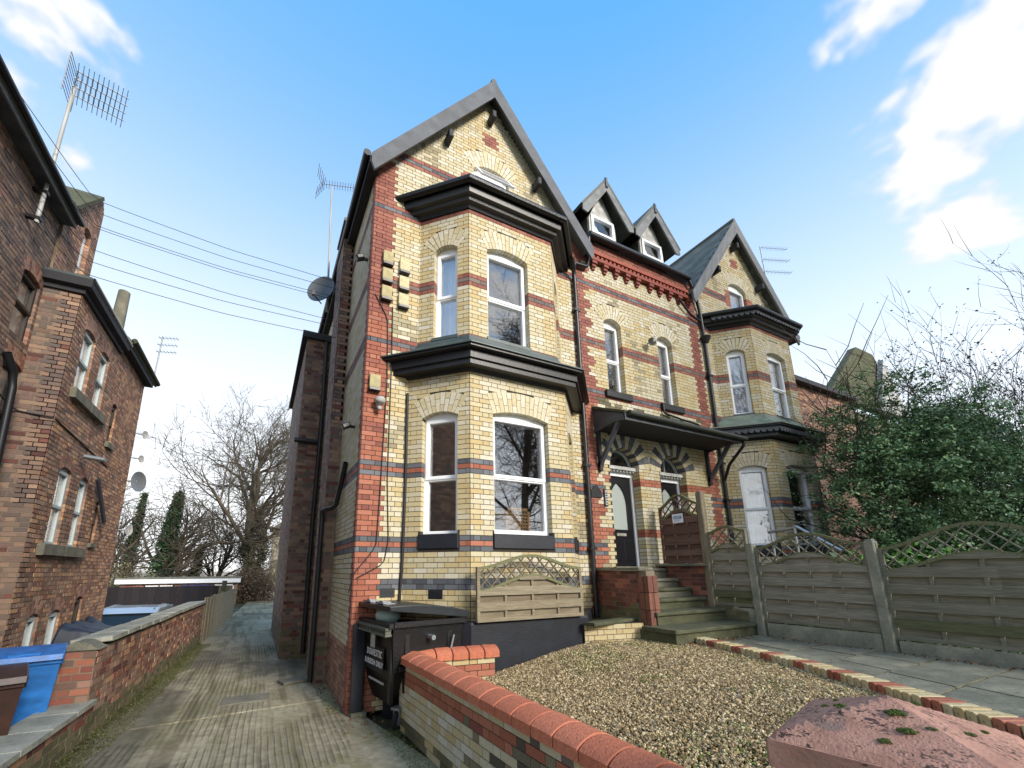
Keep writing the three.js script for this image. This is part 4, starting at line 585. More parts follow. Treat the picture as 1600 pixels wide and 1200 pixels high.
// ---------- low front garden wall ----------
{ const P0 = [1.69, -5.42], P1 = [1.86, -1.0]; const W = thing('garden_wall', 'cream and red brick garden wall with rounded terracotta coping', 'wall', [1.75, G0, -3.4]);
  const F = new Face(P0[0], P0[1], P1[0], P1[1]); // outside faces the drive
  const col = (k, u, v) => { const row = Math.round((v - .5) / CH); const top = .555; const i = Math.floor((top - v) / CH); const st = fbm(u * 2.2, v * 3, 3, 0, 15); const blk = u > 1.6 && sstep(.5, .62, st) * sstep(.9, 2.4, u) * (v < .42 ? 1 : .4) > rnd() * 1.1; if (blk && rnd() > .35) return i === 1 || i === 2 ? pick(['red', 'black']) : pick(['black', 'greyred', 'cream']); if (v < -.09) return rnd() > .4 ? 'mossy' : 'ochre'; return i === 1 || i === 2 ? 'orange' : rnd() > .6 ? 'ochre' : 'cream'; };
  wall(W, F, { v0: G0, v1: .555, base: .555 - CH * 10, color: col, keep: 250, thick: .2, J: .008 });
  const inner = new Face(P1[0] + .22, P1[1], P0[0] + .22, P0[1]); wall(W, inner, { v0: .1, v1: .555, base: .555 - CH * 10, color: (k, u, v) => { const i = Math.floor((.555 - v) / CH); return i === 1 || i === 2 ? 'orange' : 'cream'; }, keep: 0, thick: .01 });
  // short return towards the house and back
  const R1 = new Face(1.80, -5.26, 2.86, -5.12), R2 = new Face(2.86, -5.12, 2.72, -5.6);
  wall(W, R1, { v0: .1, v1: .555, base: .555 - CH * 10, color: (k, u, v) => { const i = Math.floor((.555 - v) / CH); return i === 1 || i === 2 ? 'orange' : 'ochre'; }, keep: 24, thick: .2 });
  const cop = (x, z, th, l, wd = .31, nm = 'coping_tile') => { const s = new THREE.Shape(); const a = wd / 2; s.moveTo(-a, 0); s.lineTo(a, 0); s.lineTo(a, .065); s.quadraticCurveTo(a * .62, .115, 0, .122); s.quadraticCurveTo(-a * .62, .115, -a, .065); s.closePath(); const g = new THREE.ExtrudeGeometry(s, { depth: l - .022, bevelEnabled: true, bevelSize: .005, bevelThickness: .005, bevelSegments: 1, curveSegments: 5 }); g.translate(0, 0, -l / 2 + .011); const m = new THREE.Mesh(g, rnd() > .5 ? M.copA ??= new THREE.MeshStandardMaterial({ color: 0xd5805f, roughness: .75, map: rep(grainT, 3, 3), bumpMap: rep(roughT, 3, 3), bumpScale: .004 }) : M.copB ??= new THREE.MeshStandardMaterial({ color: 0xcc7757, roughness: .75, map: rep(grainT, 3, 3), bumpMap: rep(roughT, 3, 3), bumpScale: .004 })); m.name = nm; m.position.set(x - 1.75, .56 - G0 + rr(-.002, .002), z + 3.4); m.rotation.y = th + rr(-.006, .006); W.add(m); };
  const L = Math.hypot(P1[0] - P0[0], P1[1] - P0[1]), th = Math.atan2(P1[0] - P0[0], P1[1] - P0[1]); for (let s = .1; s < L - .2; s += .232) cop(lerp(P0[0], P1[0], s / L) + .105, lerp(P0[1], P1[1], s / L), th, .232);
  for (let i = 0; i < 5; i++) cop(1.98 + i * .21, -5.34 + i * .028, th + Math.PI / 2 - .13, .212, .29);
  for (let i = 0; i < 3; i++) cop(2.80 - i * .04, -5.32 - i * .21, -.18, .21, .28); }
// gate pillar with its weathered stone cap, close to the camera
{ const G = thing('gate_pillar', 'square gate pillar with a pink pyramid stone cap spotted with moss', 'pillar', [1.96, G0, -.77], .253); const col = () => pick(['cream', 'ochre', 'orange']);
  const s = .23; for (const [a, b, c, d] of [[-s, s, s, s], [-s, -s, -s, s], [s, s, s, -s], [s, -s, -s, -s]]) { const F = new Face(a, b, c, d); const tmp = new THREE.Group(); G.add(tmp); const lst = []; for (let k = 0; k < 15; k++) for (let j = 0; j < 2; j++) { const m = new THREE.Mesh(unitBrick, brickMat(pick(PAL[col()]))); m.name = 'brick'; const u = .115 + j * .23; const p = F.pt(u, k * CH + .04, -.02); m.position.copy(p); m.rotation.y = F.th; m.scale.set(.215, .066, .05); G.add(m); } G.remove(tmp); }
  part(G, 'core', box(-.22, .22, 0, 1.2, -.22, .22), M.mortarDark);
  const pinkT = tex(512, (u, v) => { const n = fbm(u * 9, v * 9, 5, 0, 6), pit = sstep(.60, .68, fbm(u * 110, v * 60, 2, 0, 3)) * sstep(.35, .6, fbm(u * 7, v * 7, 3, 0, 8)), dk = sstep(.58, .72, fbm(u * 6 + 3, v * 4, 5, 0, 28)); let c = [.60 + .18 * n, .455 + .17 * n, .395 + .16 * n]; c = c.map((k, i) => lerp(k, [.45, .42, .40][i], dk * .6)); return c.map(k => k * (1 - .62 * pit)); });
  const pm = new THREE.MeshStandardMaterial({ color: 0xf2e6e0, roughness: .85, map: pinkT, bumpMap: rep(roughT, 3, 3), bumpScale: .003 });
  { const n = 26, h = .29, pos = [], uv = [], idx = []; for (let j = 0; j <= n; j++) for (let i = 0; i <= n; i++) { const x = (i / n - .5) * 2, z = (j / n - .5) * 2, r = Math.max(Math.abs(x), Math.abs(z)); const y = 1.30 + .125 * (1 - r) - .012 * sstep(.95, 1, r) + .0025 * (fbm(x * 6 + 9, z * 6 + 4, 3, 0, 2) - .5); pos.push(x * h, y, z * h); uv.push(i / n, j / n); if (i < n && j < n) { const k = j * (n + 1) + i; idx.push(k, k + n + 1, k + 1, k + 1, k + n + 1, k + n + 2); } } const g = new THREE.BufferGeometry(); g.setAttribute('position', new THREE.Float32BufferAttribute(pos, 3)); g.setAttribute('uv', new THREE.Float32BufferAttribute(uv, 2)); g.setIndex(idx); const gf = g.toNonIndexed(); gf.computeVertexNormals(); const cap = part(G, 'cap', gf, pm); part(G, 'cap_edge', chamfer(.60, .085, .60, .008).translate(0, 1.245, 0), pm);
    for (const [x, z, s] of [[-.05, -.12, .022], [-.15, .05, .024], [-.08, .02, .026], [-.21, .0, .018], [.06, .06, .014], [.14, -.03, .016], [.2, .14, .022], [.03, -.18, .014], [-.12, .1, .012], [.11, -.16, .012], [-.02, .17, .016], [-.27, .22, .028], [-.2, .27, .03], [-.1, .275, .022], [.28, -.02, .026], [.1, .2, .012]]) { const gs = []; for (let i = 0; i < 60; i++) { const q = new THREE.IcosahedronGeometry(s * rr(.10, .22), 0), ra = rnd() * 6.28, rd = Math.sqrt(rnd()); q.translate(Math.cos(ra) * rd * s, s * .32 * (1 - rd * rd) * rnd(), Math.sin(ra) * rd * s); gs.push(q); } const r = Math.max(Math.abs(x), Math.abs(z)) / h; const m = part(G, 'moss', merge(gs), M.moss ??= new THREE.MeshStandardMaterial({ color: 0x424f1c, roughness: 1 })); m.position.set(x, r > .95 ? 1.25 : 1.30 + .125 * (1 - r), z); m.scale.y = 1.1; m.userData.kind = 'stuff'; } } }
// ---------- stone steps, stair wall, planter wall ----------
{ const S = thing('front_steps', 'worn mossy stone steps climbing to the front doors', 'steps', [6.5, .58, -5]);
  const tr = [[.60, .79, -4.36, 5.38], [.79, .98, -4.86, 5.62], [.98, 1.15, -5.2, 5.66], [1.15, 1.31, -5.48, 5.66], [1.31, 1.47, -5.75, 5.66], [1.47, 1.66, -6.0, 5.66]];
  tr.forEach(([y0, y1, z, x0], i) => { wpart(S, 'riser', box(x0 + .04, 7.33, y0 - .08, y1 - .055, -6.18, z - .04), i < 3 ? M.stoneMoss : M.stone); wpart(S, 'tread', chamfer(7.33 - x0, .056, i < 5 ? .62 : .25, .012).translate((x0 + 7.33) / 2, y1 - .027, z - (i < 5 ? .31 : .125)), i < 4 ? M.stoneMoss : M.stone); });
  const SW = thing('stair_wall', 'dark red brick side wall of the steps with soldier brick end pier', 'wall', [5.6, .5, -5.5]);
  const mr = (k, u, v) => v < 1.05 + rr(-.12, .1) ? 'mossy' : pick(['maroon', 'maroon', 'red']);
  const F = new Face(5.66, -6.19, 5.56, -5.10); wall(SW, F, { v0: .5, v1: 1.62, base: .5, color: mr, keep: 100, thick: .18, mortar: M.mortarPale });
  wpart(SW, 'coping', chamfer(.30, .05, 1.2, .01).rotateY(-.09).translate(5.70, 1.65, -5.62), M.stone);
  for (let r = 0; r < 4; r++) for (let j = 0; j < 4; j++) { const left = j < 2; const m = wpart(SW, 'brick', chamfer(.10, .255, .05, .005).rotateY(left ? -Math.PI / 2 - .09 : 0).translate(left ? 5.545 : 5.60 + (j - 2) * .11, .62 + r * .265, left ? -5.05 + j * .11 : -4.94), brickMat(pick(['#8a5a4a', '#94634f', '#7f5144']))); }
  wpart(SW, 'pier_core', box(5.56, 5.75, .4, 1.62, -5.10, -4.955), M.mortarPale);
  const RW = thing('party_wall', 'stepped red brick wall under the fence panel beside the steps', 'wall', [7.38, .5, -5.6]); const F2 = new Face(7.34, -6.19, 7.34, -4.5); wall(RW, F2, { v0: .5, v1: 1.70, base: .5, top: [[1.69, .8], [1.69, .95], [1.1, 1.05], [1.1, 1.70], [0, 1.70]], color: mr, keep: 60, thick: .1, mortar: M.mortarPale }); wpart(RW, 'coping', box(7.24, 7.46, 1.70, 1.745, -6.19, -5.1), M.stone);
  const PW = thing('planter_wall', 'low yellow brick planter wall between the bay and the steps', 'wall', [5, .5, -5.2]); const F3 = new Face(4.47, -5.24, 5.54, -5.03); wall(PW, F3, { v0: .5, v1: .83, base: .526, color: () => 'ochre', keep: 40, thick: .12 }); wpart(PW, 'coping', chamfer(1.12, .05, .2, .01).rotateY(.19).translate(5.0, .857, -5.2), M.stoneMoss);
  struct(new THREE.Mesh(box(4.4, 5.55, .1, .80, -6.18, -5.3), M.gravelBase), 'planter_bed'); }

// ---------- fences ----------
const timber = ['#9a9680', '#a7a28e', '#8a8a70', '#b0aa97', '#91907a', '#84806f', '#9c9c80'].map(c => new THREE.MeshStandardMaterial({ color: c, roughness: .9, map: woodT, bumpMap: roughT, bumpScale: .003 }));
const timberRed = ['#86675a', '#927264', '#7b5e53'].map(c => new THREE.MeshStandardMaterial({ color: c, roughness: .9, map: woodT, bumpMap: roughT, bumpScale: .003 }));
const timberPale = ['#a89b80', '#9d9077', '#b0a48a', '#96866e'].map(c => new THREE.MeshStandardMaterial({ color: c, roughness: .9, map: woodT, bumpMap: roughT, bumpScale: .003 }));
const timberGreen = ['#87895f', '#7b7d58'].map(c => new THREE.MeshStandardMaterial({ color: c, roughness: .95, map: woodT, bumpMap: roughT, bumpScale: .003 }));
const railM = new THREE.MeshStandardMaterial({ color: 0x8f8f68, roughness: .9, map: woodT });
// a woven panel with a bowed lattice top; local x along the panel, base at y = 0
function panel(label, pos, turn, w, hs, hc, us, uc, mats, group, opt = {}) {
  const P = thing('fence_panel', label, 'fence panel', pos, turn, group); const curve = (s, c, x) => s + (c - s) * (.5 + .5 * Math.cos(Math.PI * clamp((x / w - .5) * 2, -1, 1)));
  const lo = x => curve(hs, hc, x), up = x => curve(us, uc, x); const bh = opt.bh || .098, n = Math.ceil(hc / bh);
  for (let i = 0; i < n; i++) { const y0 = i * bh + .04; const pos2 = [], N = 24; const inn = (i & 1) ? 1 : -1; let any = false; const s = new THREE.Shape(); const top = []; for (let k = 0; k <= N; k++) { const x = .02 + (w - .04) * k / N; top.push([x, Math.min(y0 + bh + (i & 1 ? 0.012 : 0), lo(x) - .005)]); } const good = top.filter(t => t[1] > y0 + .008); if (good.length < 2) continue; s.moveTo(good[0][0], y0); s.lineTo(good[good.length - 1][0], y0); for (let k = good.length - 1; k >= 0; k--) s.lineTo(good[k][0], good[k][1]); s.closePath(); const g = new THREE.ExtrudeGeometry(s, { depth: .010, bevelEnabled: true, bevelSize: .002, bevelThickness: .002, bevelSegments: 1, curveSegments: 1 }); const p = g.attributes.position; const bt = (opt.battens || 3) + 1; for (let k = 0; k < p.count; k++) { const x = p.getX(k); p.setZ(k, p.getZ(k) + (i & 1 ? .016 : -.026)); } g.computeVertexNormals(); part(P, 'slat', g, i < 2 && rnd() > .3 && mats === timber ? timberGreen[i % 2] : mats[(i * 7 + 3 + Math.floor(w * 10)) % mats.length]); }
  const nb = opt.battens || 3; for (let b = 1; b <= nb; b++) { const x = w * b / (nb + 1); part(P, 'batten', box(x - .018, x + .018, 0.03, lo(x) - .01, -.012, .014), mats[0]); }
  const rail = (fn, t) => { const pts = []; for (let k = 0; k <= 20; k++) pts.push(V(w * k / 20, fn(w * k / 20), 0)); const gs = []; for (let k = 0; k < 20; k++) gs.push(bar(pts[k], pts[k + 1].clone().add(pts[k + 1].clone().sub(pts[k]).multiplyScalar(.04)), .05, t)); return merge(gs); };
  part(P, 'top_rail', rail(up, .04), railM); part(P, 'mid_rail', rail(lo, .04), railM); part(P, 'bottom_rail', box(0, w, 0, .05, -.02, .03), mats[0]); for (const x of [0.02, w - .02]) part(P, 'side_rail', box(x - .022, x + .022, 0, us, -.026, .026), mats[0]);
  // lattice: diagonal laths clipped between the two rails
  for (const sg of [1, -1]) for (let c = -2; c < w + 2; c += .165) { let a = null, b = null; for (let k = 0; k <= 120; k++) { const x = .03 + (w - .06) * k / 120, y = sg * (x - c) * 1.05 + (us + hs) / 2; const ok = y > lo(x) && y < up(x); if (ok && !a) a = V(x, y, sg * .008); if (ok) b = V(x, y, sg * .008); if (!ok && a) break; } if (a && b && a.distanceTo(b) > .05) { part(P, 'lath', bar(a, b, .012, .03, V(0, 0, 1)), mats[1]); } }
  return P; }
panel('weathered fence panel with bowed lattice top standing on the black plinth below the bay', [2.66, .97, -5.24], 0, 1.80, .40, .60, .70, .88, timberPale, null, { bh: .10 });
// fence between the two gardens, along z at x = 7.38; local x runs towards the camera
const FZ = -Math.PI / 2;
panel('short reddish fence panel with arched lattice on the wall between the two doors', [7.38, 1.75, -6.08], FZ, .90, .88, 1.05, 1.12, 1.34, timberRed, null, { bh: .105, battens: 2 });
panel('narrow fence panel between the tall wooden post and the first concrete post', [7.38, 1.02, -5.08], FZ, .70, .93, 1.05, 1.26, 1.36, timber, null, { bh: .105, battens: 1 });
panel('wide woven fence panel between the two concrete posts beside the path', [7.38, .82, -4.26], FZ, 1.46, .85, 1.05, 1.15, 1.34, timber, null, { bh: .105 });
panel('woven fence panel cut off by the right edge of the picture', [7.38, .76, -2.68], FZ, 1.80, .85, 1.06, 1.13, 1.39, timber, null, { bh: .105 });
function post(x, z, y0, y1, l, nm, m, lean = 0) { const o = thing(nm, l, 'post', [x, y0, z]); part(o, 'shaft', chamfer(.12, y1 - y0, .12, .014).translate(0, (y1 - y0) / 2, 0), m); if (nm === 'concrete_post') { part(o, 'slot', box(-.025, .025, 0, y1 - y0 - .02, .058, .068), M.stone); } part(o, 'cap', chamfer(.09, .03, .09, .012).translate(0, y1 - y0 + .01, 0), m); return o; }
post(7.36, -4.32, .5, 2.03, 'concrete fence post beside the bottom of the steps', 'concrete_post', M.concrete); post(7.36, -2.74, .45, 2.0, 'concrete fence post nearer the camera, between the two wide panels', 'concrete_post', M.concrete);
post(7.38, -5.13, .95, 3.06, 'tall green stained wooden post at the end of the party wall', 'wooden_post', timberPale[1]);
for (const [z0, z1, y0, y1, l] of [[-4.24, -2.82, .5, .80, 'pale concrete gravel board below the wide fence panel'], [-2.66, -.8, .46, .74, 'pale concrete gravel board at the right edge of the picture'], [-5.05, -4.4, .62, 1.0, 'stained concrete board under the narrow fence panel']]) { const o = new THREE.Mesh(chamfer(.05, y1 - y0, z1 - z0, .006).translate(0, (y1 - y0) / 2, 0), M.concrete); o.position.set(7.38, y0, (z0 + z1) / 2); tag(o, 'gravel_board', l, 'gravel board'); }
{ const t = document.createElement('canvas'); t.width = 256; t.height = 192; const c = t.getContext('2d'); c.fillStyle = '#e9eef2'; c.fillRect(0, 0, 256, 192); c.fillStyle = '#2d66a8'; c.fillRect(26, 38, 204, 66); c.fillStyle = '#e9eef2'; c.font = 'bold 30px sans-serif'; for (let i = 0; i < 4; i++) c.fillRect(36 + i * 48, 52, 38, 14); c.fillRect(36, 78, 150, 10); c.fillStyle = '#7f93a8'; for (let i = 0; i < 3; i++) c.fillRect(34, 118 + i * 18, 180 - i * 30, 7); const tx = new THREE.CanvasTexture(t); tx.colorSpace = THREE.SRGBColorSpace; const s = thing('notice_sign', 'white notice with a blue printed block on the reddish fence panel', 'sign', [7.325, 2.62, -5.62], FZ); part(s, 'plate', box(-.12, .12, -.09, .09, -.004, .004), M.white); part(s, 'print', new THREE.PlaneGeometry(.23, .17).translate(0, 0, .0065), new THREE.MeshStandardMaterial({ map: tx, roughness: .5 })); }
{ const h = thing('hand_rail', 'tubular metal handrail behind the lattice of the wide fence panel', 'handrail', [7.9, .6, -4.0]); part(h, 'rail', tube([V(0, 1.66, -.3), V(0, 1.70, .1), V(0, 1.72, .15), V(0, 1.3, .7)], .024, 8), M.steel); for (const [z, y] of [[-.25, 1.66], [.12, 1.71]]) part(h, 'upright', rod(V(0, 0, z), V(0, y, z), .02), M.steel); }
// wooden lattice box standing inside the lower bay window
{ const L = thing('lattice_box', 'wooden lattice box standing inside the ground floor bay window', 'box', [3.42, 2.12, -5.72]); const wm = new THREE.MeshStandardMaterial({ color: 0xa9854e, roughness: .7, map: woodT }); const w = .46, h = .50; for (const [a, b, c, d] of [[0, .05, 0, h], [w - .05, w, 0, h], [0, w, 0, .05], [0, w, h - .05, h]]) part(L, 'frame', box(a, b, c, d, -.02, .02), wm); for (let i = 1; i < 9; i++) { part(L, 'lath', box(.02 + i * w / 9.4, .045 + i * w / 9.4, .03, h - .03, -.012, 0), wm); part(L, 'lath', box(.03, w - .03, .02 + i * h / 9.4, .045 + i * h / 9.4, 0, .012), wm); } part(L, 'back', box(.02, w - .02, .02, h - .02, -.3, -.29), M.room); }
// ---------- bins ----------
function textTex(lines, w, h, fg, bg) { const t = document.createElement('canvas'); t.width = w; t.height = h; const c = t.getContext('2d'); c.fillStyle = bg; c.fillRect(0, 0, w, h); c.fillStyle = fg; c.textAlign = 'center'; c.textBaseline = 'middle'; for (const [s, x, y, f] of lines) { c.font = f; c.fillText(s, x, y); } const tx = new THREE.CanvasTexture(t); tx.colorSpace = THREE.SRGBColorSpace; return tx; }
{ // four-wheeled bin: local x = depth (front faces -x), local z = width
  const B = thing('communal_bin', 'large black four wheeled rubbish bin with white lettering and half shut lid', 'bin', [1.93, G0, -5.86], .14);
  B.scale.y = 1.06; const pm = new THREE.MeshStandardMaterial({ color: 0x1b1c1e, roughness: .45, map: rep(blotchT, 1.2, 1.2), bumpMap: rep(roughT, 2, 2), bumpScale: .003 }), lm = new THREE.MeshStandardMaterial({ color: 0x2c3236, roughness: .4, map: blotchT }), edge = new THREE.MeshStandardMaterial({ color: 0x6d7063, roughness: .6, map: blotchT });
  // tapered body
  const lo = [-.36, .40, .30], hi = [-.50, .50, .60], y0 = .22, y1 = 1.16; const P = (l, y, sx, sz) => [sx < 0 ? l[0] : l[1], y, sz * l[2]]; const q = []; const quad = (a, b, c, d) => q.push(...a, ...b, ...c, ...a, ...c, ...d); const c = (l, y) => [P(l, y, -1, -1), P(l, y, 1, -1), P(l, y, 1, 1), P(l, y, -1, 1)]; const A = c(lo, y0), D = c(hi, y1); const mid = c([-.46, .47, .54], .62); for (const [L0, L1] of [[A, mid], [mid, D]]) for (let i = 0; i < 4; i++) { const j = (i + 1) % 4; quad(L0[j], L0[i], L1[i], L1[j]); } quad(A[0], A[1], A[2], A[3]);
  const g = new THREE.BufferGeometry(); g.setAttribute('position', new THREE.Float32BufferAttribute(q, 3)); g.setAttribute('uv', new THREE.Float32BufferAttribute(q.flatMap((v, i) => i % 3 ? [] : [q[i] + q[i + 2], q[i + 1]]), 2)); g.computeVertexNormals(); part(B, 'body', g, pm);
  part(B, 'rim', merge([box(-.56, -.48, 1.10, 1.16, -.62, .62), box(.48, .54, 1.10, 1.18, -.62, .62), box(-.5, .5, 1.11, 1.17, .58, .64), box(-.5, .5, 1.11, 1.17, -.64, -.58)]), pm);
  part(B, 'comb', merge([box(-.60, -.52, 1.02, 1.045, -.6, .6), box(-.60, -.52, 1.085, 1.11, -.6, .6), ...[...Array(13)].map((_, i) => box(-.59, -.52, 1.045, 1.085, -.59 + i * .095, -.56 + i * .095))]), edge);
  for (const z of [-.5, .5]) part(B, 'rib', box(-.49, -.44, .3, 1.1, z - .03, z + .03), pm);
  for (const x of [-.3, .3]) part(B, 'rib', box(x - .03, x + .03, .4, 1.1, .53, .585), pm);
  part(B, 'trunnion', rod(V(.0, .98, .58), V(.0, .98, .70), .03), M.galv);
  part(B, 'side_ledge', chamfer(.86, .05, .05, .01).translate(.02, .66, .585), pm);
  // lid, propped a little open towards the front
  const L = new THREE.Group(); L.name = 'lid'; L.position.set(.52, 1.18, 0); L.rotation.z = -.115; B.add(L); { const s = new THREE.Shape(); s.moveTo(.03, 0); s.lineTo(-1.08, 0); s.lineTo(-1.09, .03); s.quadraticCurveTo(-.5, .13, .03, .06); s.closePath(); part(L, 'cover', new THREE.ExtrudeGeometry(s, { depth: 1.26, bevelEnabled: true, bevelSize: .012, bevelThickness: .012, bevelSegments: 2, curveSegments: 8 }).translate(0, 0, -.63), lm); for (const z of [-.22, .22]) part(L, 'handle', merge([box(-1.07, -.9, .055, .075, z - .13, z + .13), box(-1.05, -.93, .075, .09, z - .05, z + .05)]), M.galv); }
  part(B, 'rubbish_bag', new THREE.IcosahedronGeometry(.16, 2).scale(1, .7, 1.1).translate(-.36, 1.2, .1), new THREE.MeshStandardMaterial({ color: 0x9fb3ad, roughness: .5 }));
  part(B, 'handle', rod(V(.33, .98, .64), V(.20, .5, .62), .014), M.galv);
  // lettering on the front
  const tx = textTex([['DOMESTIC', 256, 70, 'bold 84px sans-serif'], ['RUBBISH ONLY', 256, 160, 'bold 70px sans-serif']], 512, 230, '#eceff0', '#1c1d1f'); const fp = new THREE.PlaneGeometry(.62, .28); fp.rotateY(-Math.PI / 2); fp.rotateZ(-.05); fp.translate(-.496, .72, .02); part(B, 'lettering', fp, new THREE.MeshStandardMaterial({ map: tx, roughness: .5 }));
  const lb = new THREE.PlaneGeometry(.15, .17); lb.rotateY(-Math.PI / 2); lb.translate(-.535, .93, .06); part(B, 'label', lb, M.whiteOld); const ln = new THREE.PlaneGeometry(.5, .025); ln.rotateY(-Math.PI / 2); ln.rotateZ(-.28); ln.translate(-.46, .46, .03); part(B, 'line_of_text', ln, M.whiteOld);
  for (const [x, z] of [[-.34, -.46], [-.34, .46], [.36, -.46], [.36, .46]]) { const w = new THREE.Group(); w.name = 'castor'; w.position.set(x, 0, z); w.rotation.y = x < 0 ? .5 : .1; B.add(w); part(w, 'tyre', new THREE.TorusGeometry(.075, .03, 10, 20).translate(0, .105, 0), M.rubber); part(w, 'hub', new THREE.CylinderGeometry(.055, .055, .04, 14).rotateX(Math.PI / 2).translate(0, .105, 0), M.galv); part(w, 'fork', merge([box(-.035, .035, .1, .24, -.045, -.035), box(-.035, .035, .1, .24, .035, .045), box(-.06, .06, .22, .245, -.06, .06)]), M.galv); } }
{ const s = thing('leaning_board', 'dark navy board leaning in the corner behind the black bin', 'board', [1.34, G0, -6.12], .1); part(s, 'sheet', chamfer(.17, 1.1, .035, .008).rotateX(-.03).translate(-.02, .6, 0), M.blackPaint); part(s, 'foot', box(-.1, .1, 0, .05, -.05, .08), M.stone); }
function wheelie(label, pos, turn, color, cat = 'wheelie bin') { const B = thing('wheelie_bin', label, cat, pos, turn, 'wheelie bins behind the low wall'); const m = new THREE.MeshStandardMaterial({ color, roughness: .45, map: rep(blotchT, 1.5, 1.5) }); const s = new THREE.Shape(); const a = .29, b = .22; const pts = []; const body = new THREE.CylinderGeometry(.40, .30, .92, 4, 1); body.rotateY(Math.PI / 4); body.scale(1, 1, 1.15); body.translate(0, .52, 0); part(B, 'body', body.toNonIndexed(), m).geometry.computeVertexNormals(); part(B, 'rim', chamfer(.60, .06, .68, .015).translate(0, .97, 0), m); const L = part(B, 'lid', (() => { const s = new THREE.Shape(); s.moveTo(-.36, 0); s.lineTo(.38, 0); s.lineTo(.37, .03); s.quadraticCurveTo(0, .1, -.36, .05); s.closePath(); return new THREE.ExtrudeGeometry(s, { depth: .58, bevelEnabled: true, bevelSize: .012, bevelThickness: .012, bevelSegments: 2, curveSegments: 8 }).translate(0, 0, -.29).rotateY(-Math.PI / 2); })(), m); L.position.y = 1.005; part(L, 'lid_grip', chamfer(.24, .03, .09, .01).translate(0, .05, .3), m); part(B, 'handle', rod(V(-.24, .99, -.38), V(.24, .99, -.38), .018), m); for (const x of [-.26, .26]) part(B, 'wheel', new THREE.CylinderGeometry(.1, .1, .05, 16).rotateZ(Math.PI / 2).translate(x, .1, -.3), M.rubber); return B; }
wheelie('blue wheelie bin next to the brick pier of the boundary wall', [-2.10, G0 - .02, -6.42], .25, 0x2f86dd); wheelie('blue wheelie bin at the left edge, behind the brown one', [-2.78, G0 - .05, -6.35], .2, 0x3a90e2); wheelie('brown wheelie bin at the left edge behind the low wall', [-2.16, G0 - .1, -5.72], .35, 0x4a2d22);
// ---------- things beyond the wall ----------
{ const T = thing('tarpaulin', 'dark blue tarpaulin draped over something behind the boundary wall', 'tarpaulin', [-2.65, -1.2, -11.6]); const n = 40, pos = [], idx = [], uv = []; for (let j = 0; j <= n; j++) for (let i = 0; i <= n; i++) { const u = i / n, v = j / n, x = (u - .5) * 1.5, z = (v - .5) * 2.0; const r = Math.max(Math.abs(u - .5), Math.abs(v - .5)) * 2; pos.push(x, lerp(1.72, 0.3, sstep(.72, 1, r)) + .06 * Math.sin(z * 14) * sstep(.3, 1, Math.abs(u - .5) * 2) + .14 * fbm(u * 5, v * 7, 3, 0, 5) + .12 * Math.cos(u * 5), z); uv.push(x, z); if (i < n && j < n) { const k = j * (n + 1) + i; idx.push(k, k + n + 1, k + 1, k + 1, k + n + 1, k + n + 2); } } const g = new THREE.BufferGeometry(); g.setAttribute('position', new THREE.Float32BufferAttribute(pos, 3)); g.setAttribute('uv', new THREE.Float32BufferAttribute(uv, 2)); g.setIndex(idx); g.computeVertexNormals(); part(T, 'sheet', g, new THREE.MeshStandardMaterial({ color: 0x252d3b, roughness: .5 })); }
{ const C = thing('parked_car', 'silver car parked behind the boundary wall, only its roof showing', 'car', [-3.1, -1.2, -17.2], .12); const pm = new THREE.MeshPhysicalMaterial({ color: 0xb9bfc4, roughness: .3, metalness: .5, clearcoat: 1 }), gm = new THREE.MeshStandardMaterial({ color: 0x1c2226, roughness: .1 }); const sh = (p, w, m, nm, z = 0) => { const s = new THREE.Shape(p.map(a => new THREE.Vector2(...a))); part(C, nm, new THREE.ExtrudeGeometry(s, { depth: w - .12, bevelEnabled: true, bevelSize: .06, bevelThickness: .06, bevelSegments: 3 }).translate(0, 0, -w / 2 + .06), m); };
  sh([[-2.1, .3], [2.1, .3], [2.1, .75], [1.9, .95], [1.0, 1.05], [-1.6, 1.1], [-2.05, 1.0]], 1.75, pm, 'body'); sh([[-1.7, 1.08], [1.0, 1.02], [.35, 1.62], [-.2, 1.70], [-1.2, 1.66]], 1.5, gm, 'glass_house'); sh([[-1.25, 1.70], [.3, 1.68], [.2, 1.76], [-.4, 1.80], [-1.1, 1.77]], 1.46, pm, 'roof'); for (const z of [-.62, .62]) part(C, 'roof_rail', tube([V(-1.2, 1.80, z), V(-.4, 1.87, z), V(.25, 1.80, z)], .02, 6), M.steel); for (const [x, z] of [[-1.35, .82], [1.35, .82], [-1.35, -.82], [1.35, -.82]]) part(C, 'wheel', new THREE.CylinderGeometry(.33, .33, .2, 20).rotateX(Math.PI / 2).translate(x, .33, z), M.rubber); C.rotation.y = 1.45; }
{ const F = thing('black_fence', 'black boarded fence across the yard behind the silver car', 'fence', [-3, -1.2, -19.5]); for (let i = 0; i < 22; i++) part(F, 'board', M.bfGeo ??= chamfer(.215, 2.25, .03, .005), i & 1 ? M.bf1 ??= new THREE.MeshStandardMaterial({ color: 0x231e20, roughness: .8 }) : M.bf2 ??= new THREE.MeshStandardMaterial({ color: 0x2a2325, roughness: .8 })).position.set(-3 + i * .22, 1.2, (i & 1) * .008); part(F, 'post', box(-3.25, -3.08, 0, 2.45, -.1, .1), M.stoneMoss); part(F, 'post', box(1.82, 1.98, 0, 2.5, -.1, .1), M.stoneMoss); part(F, 'rail', box(-3.1, 1.85, 1.9, 1.98, -.08, -.02), M.bf1); }
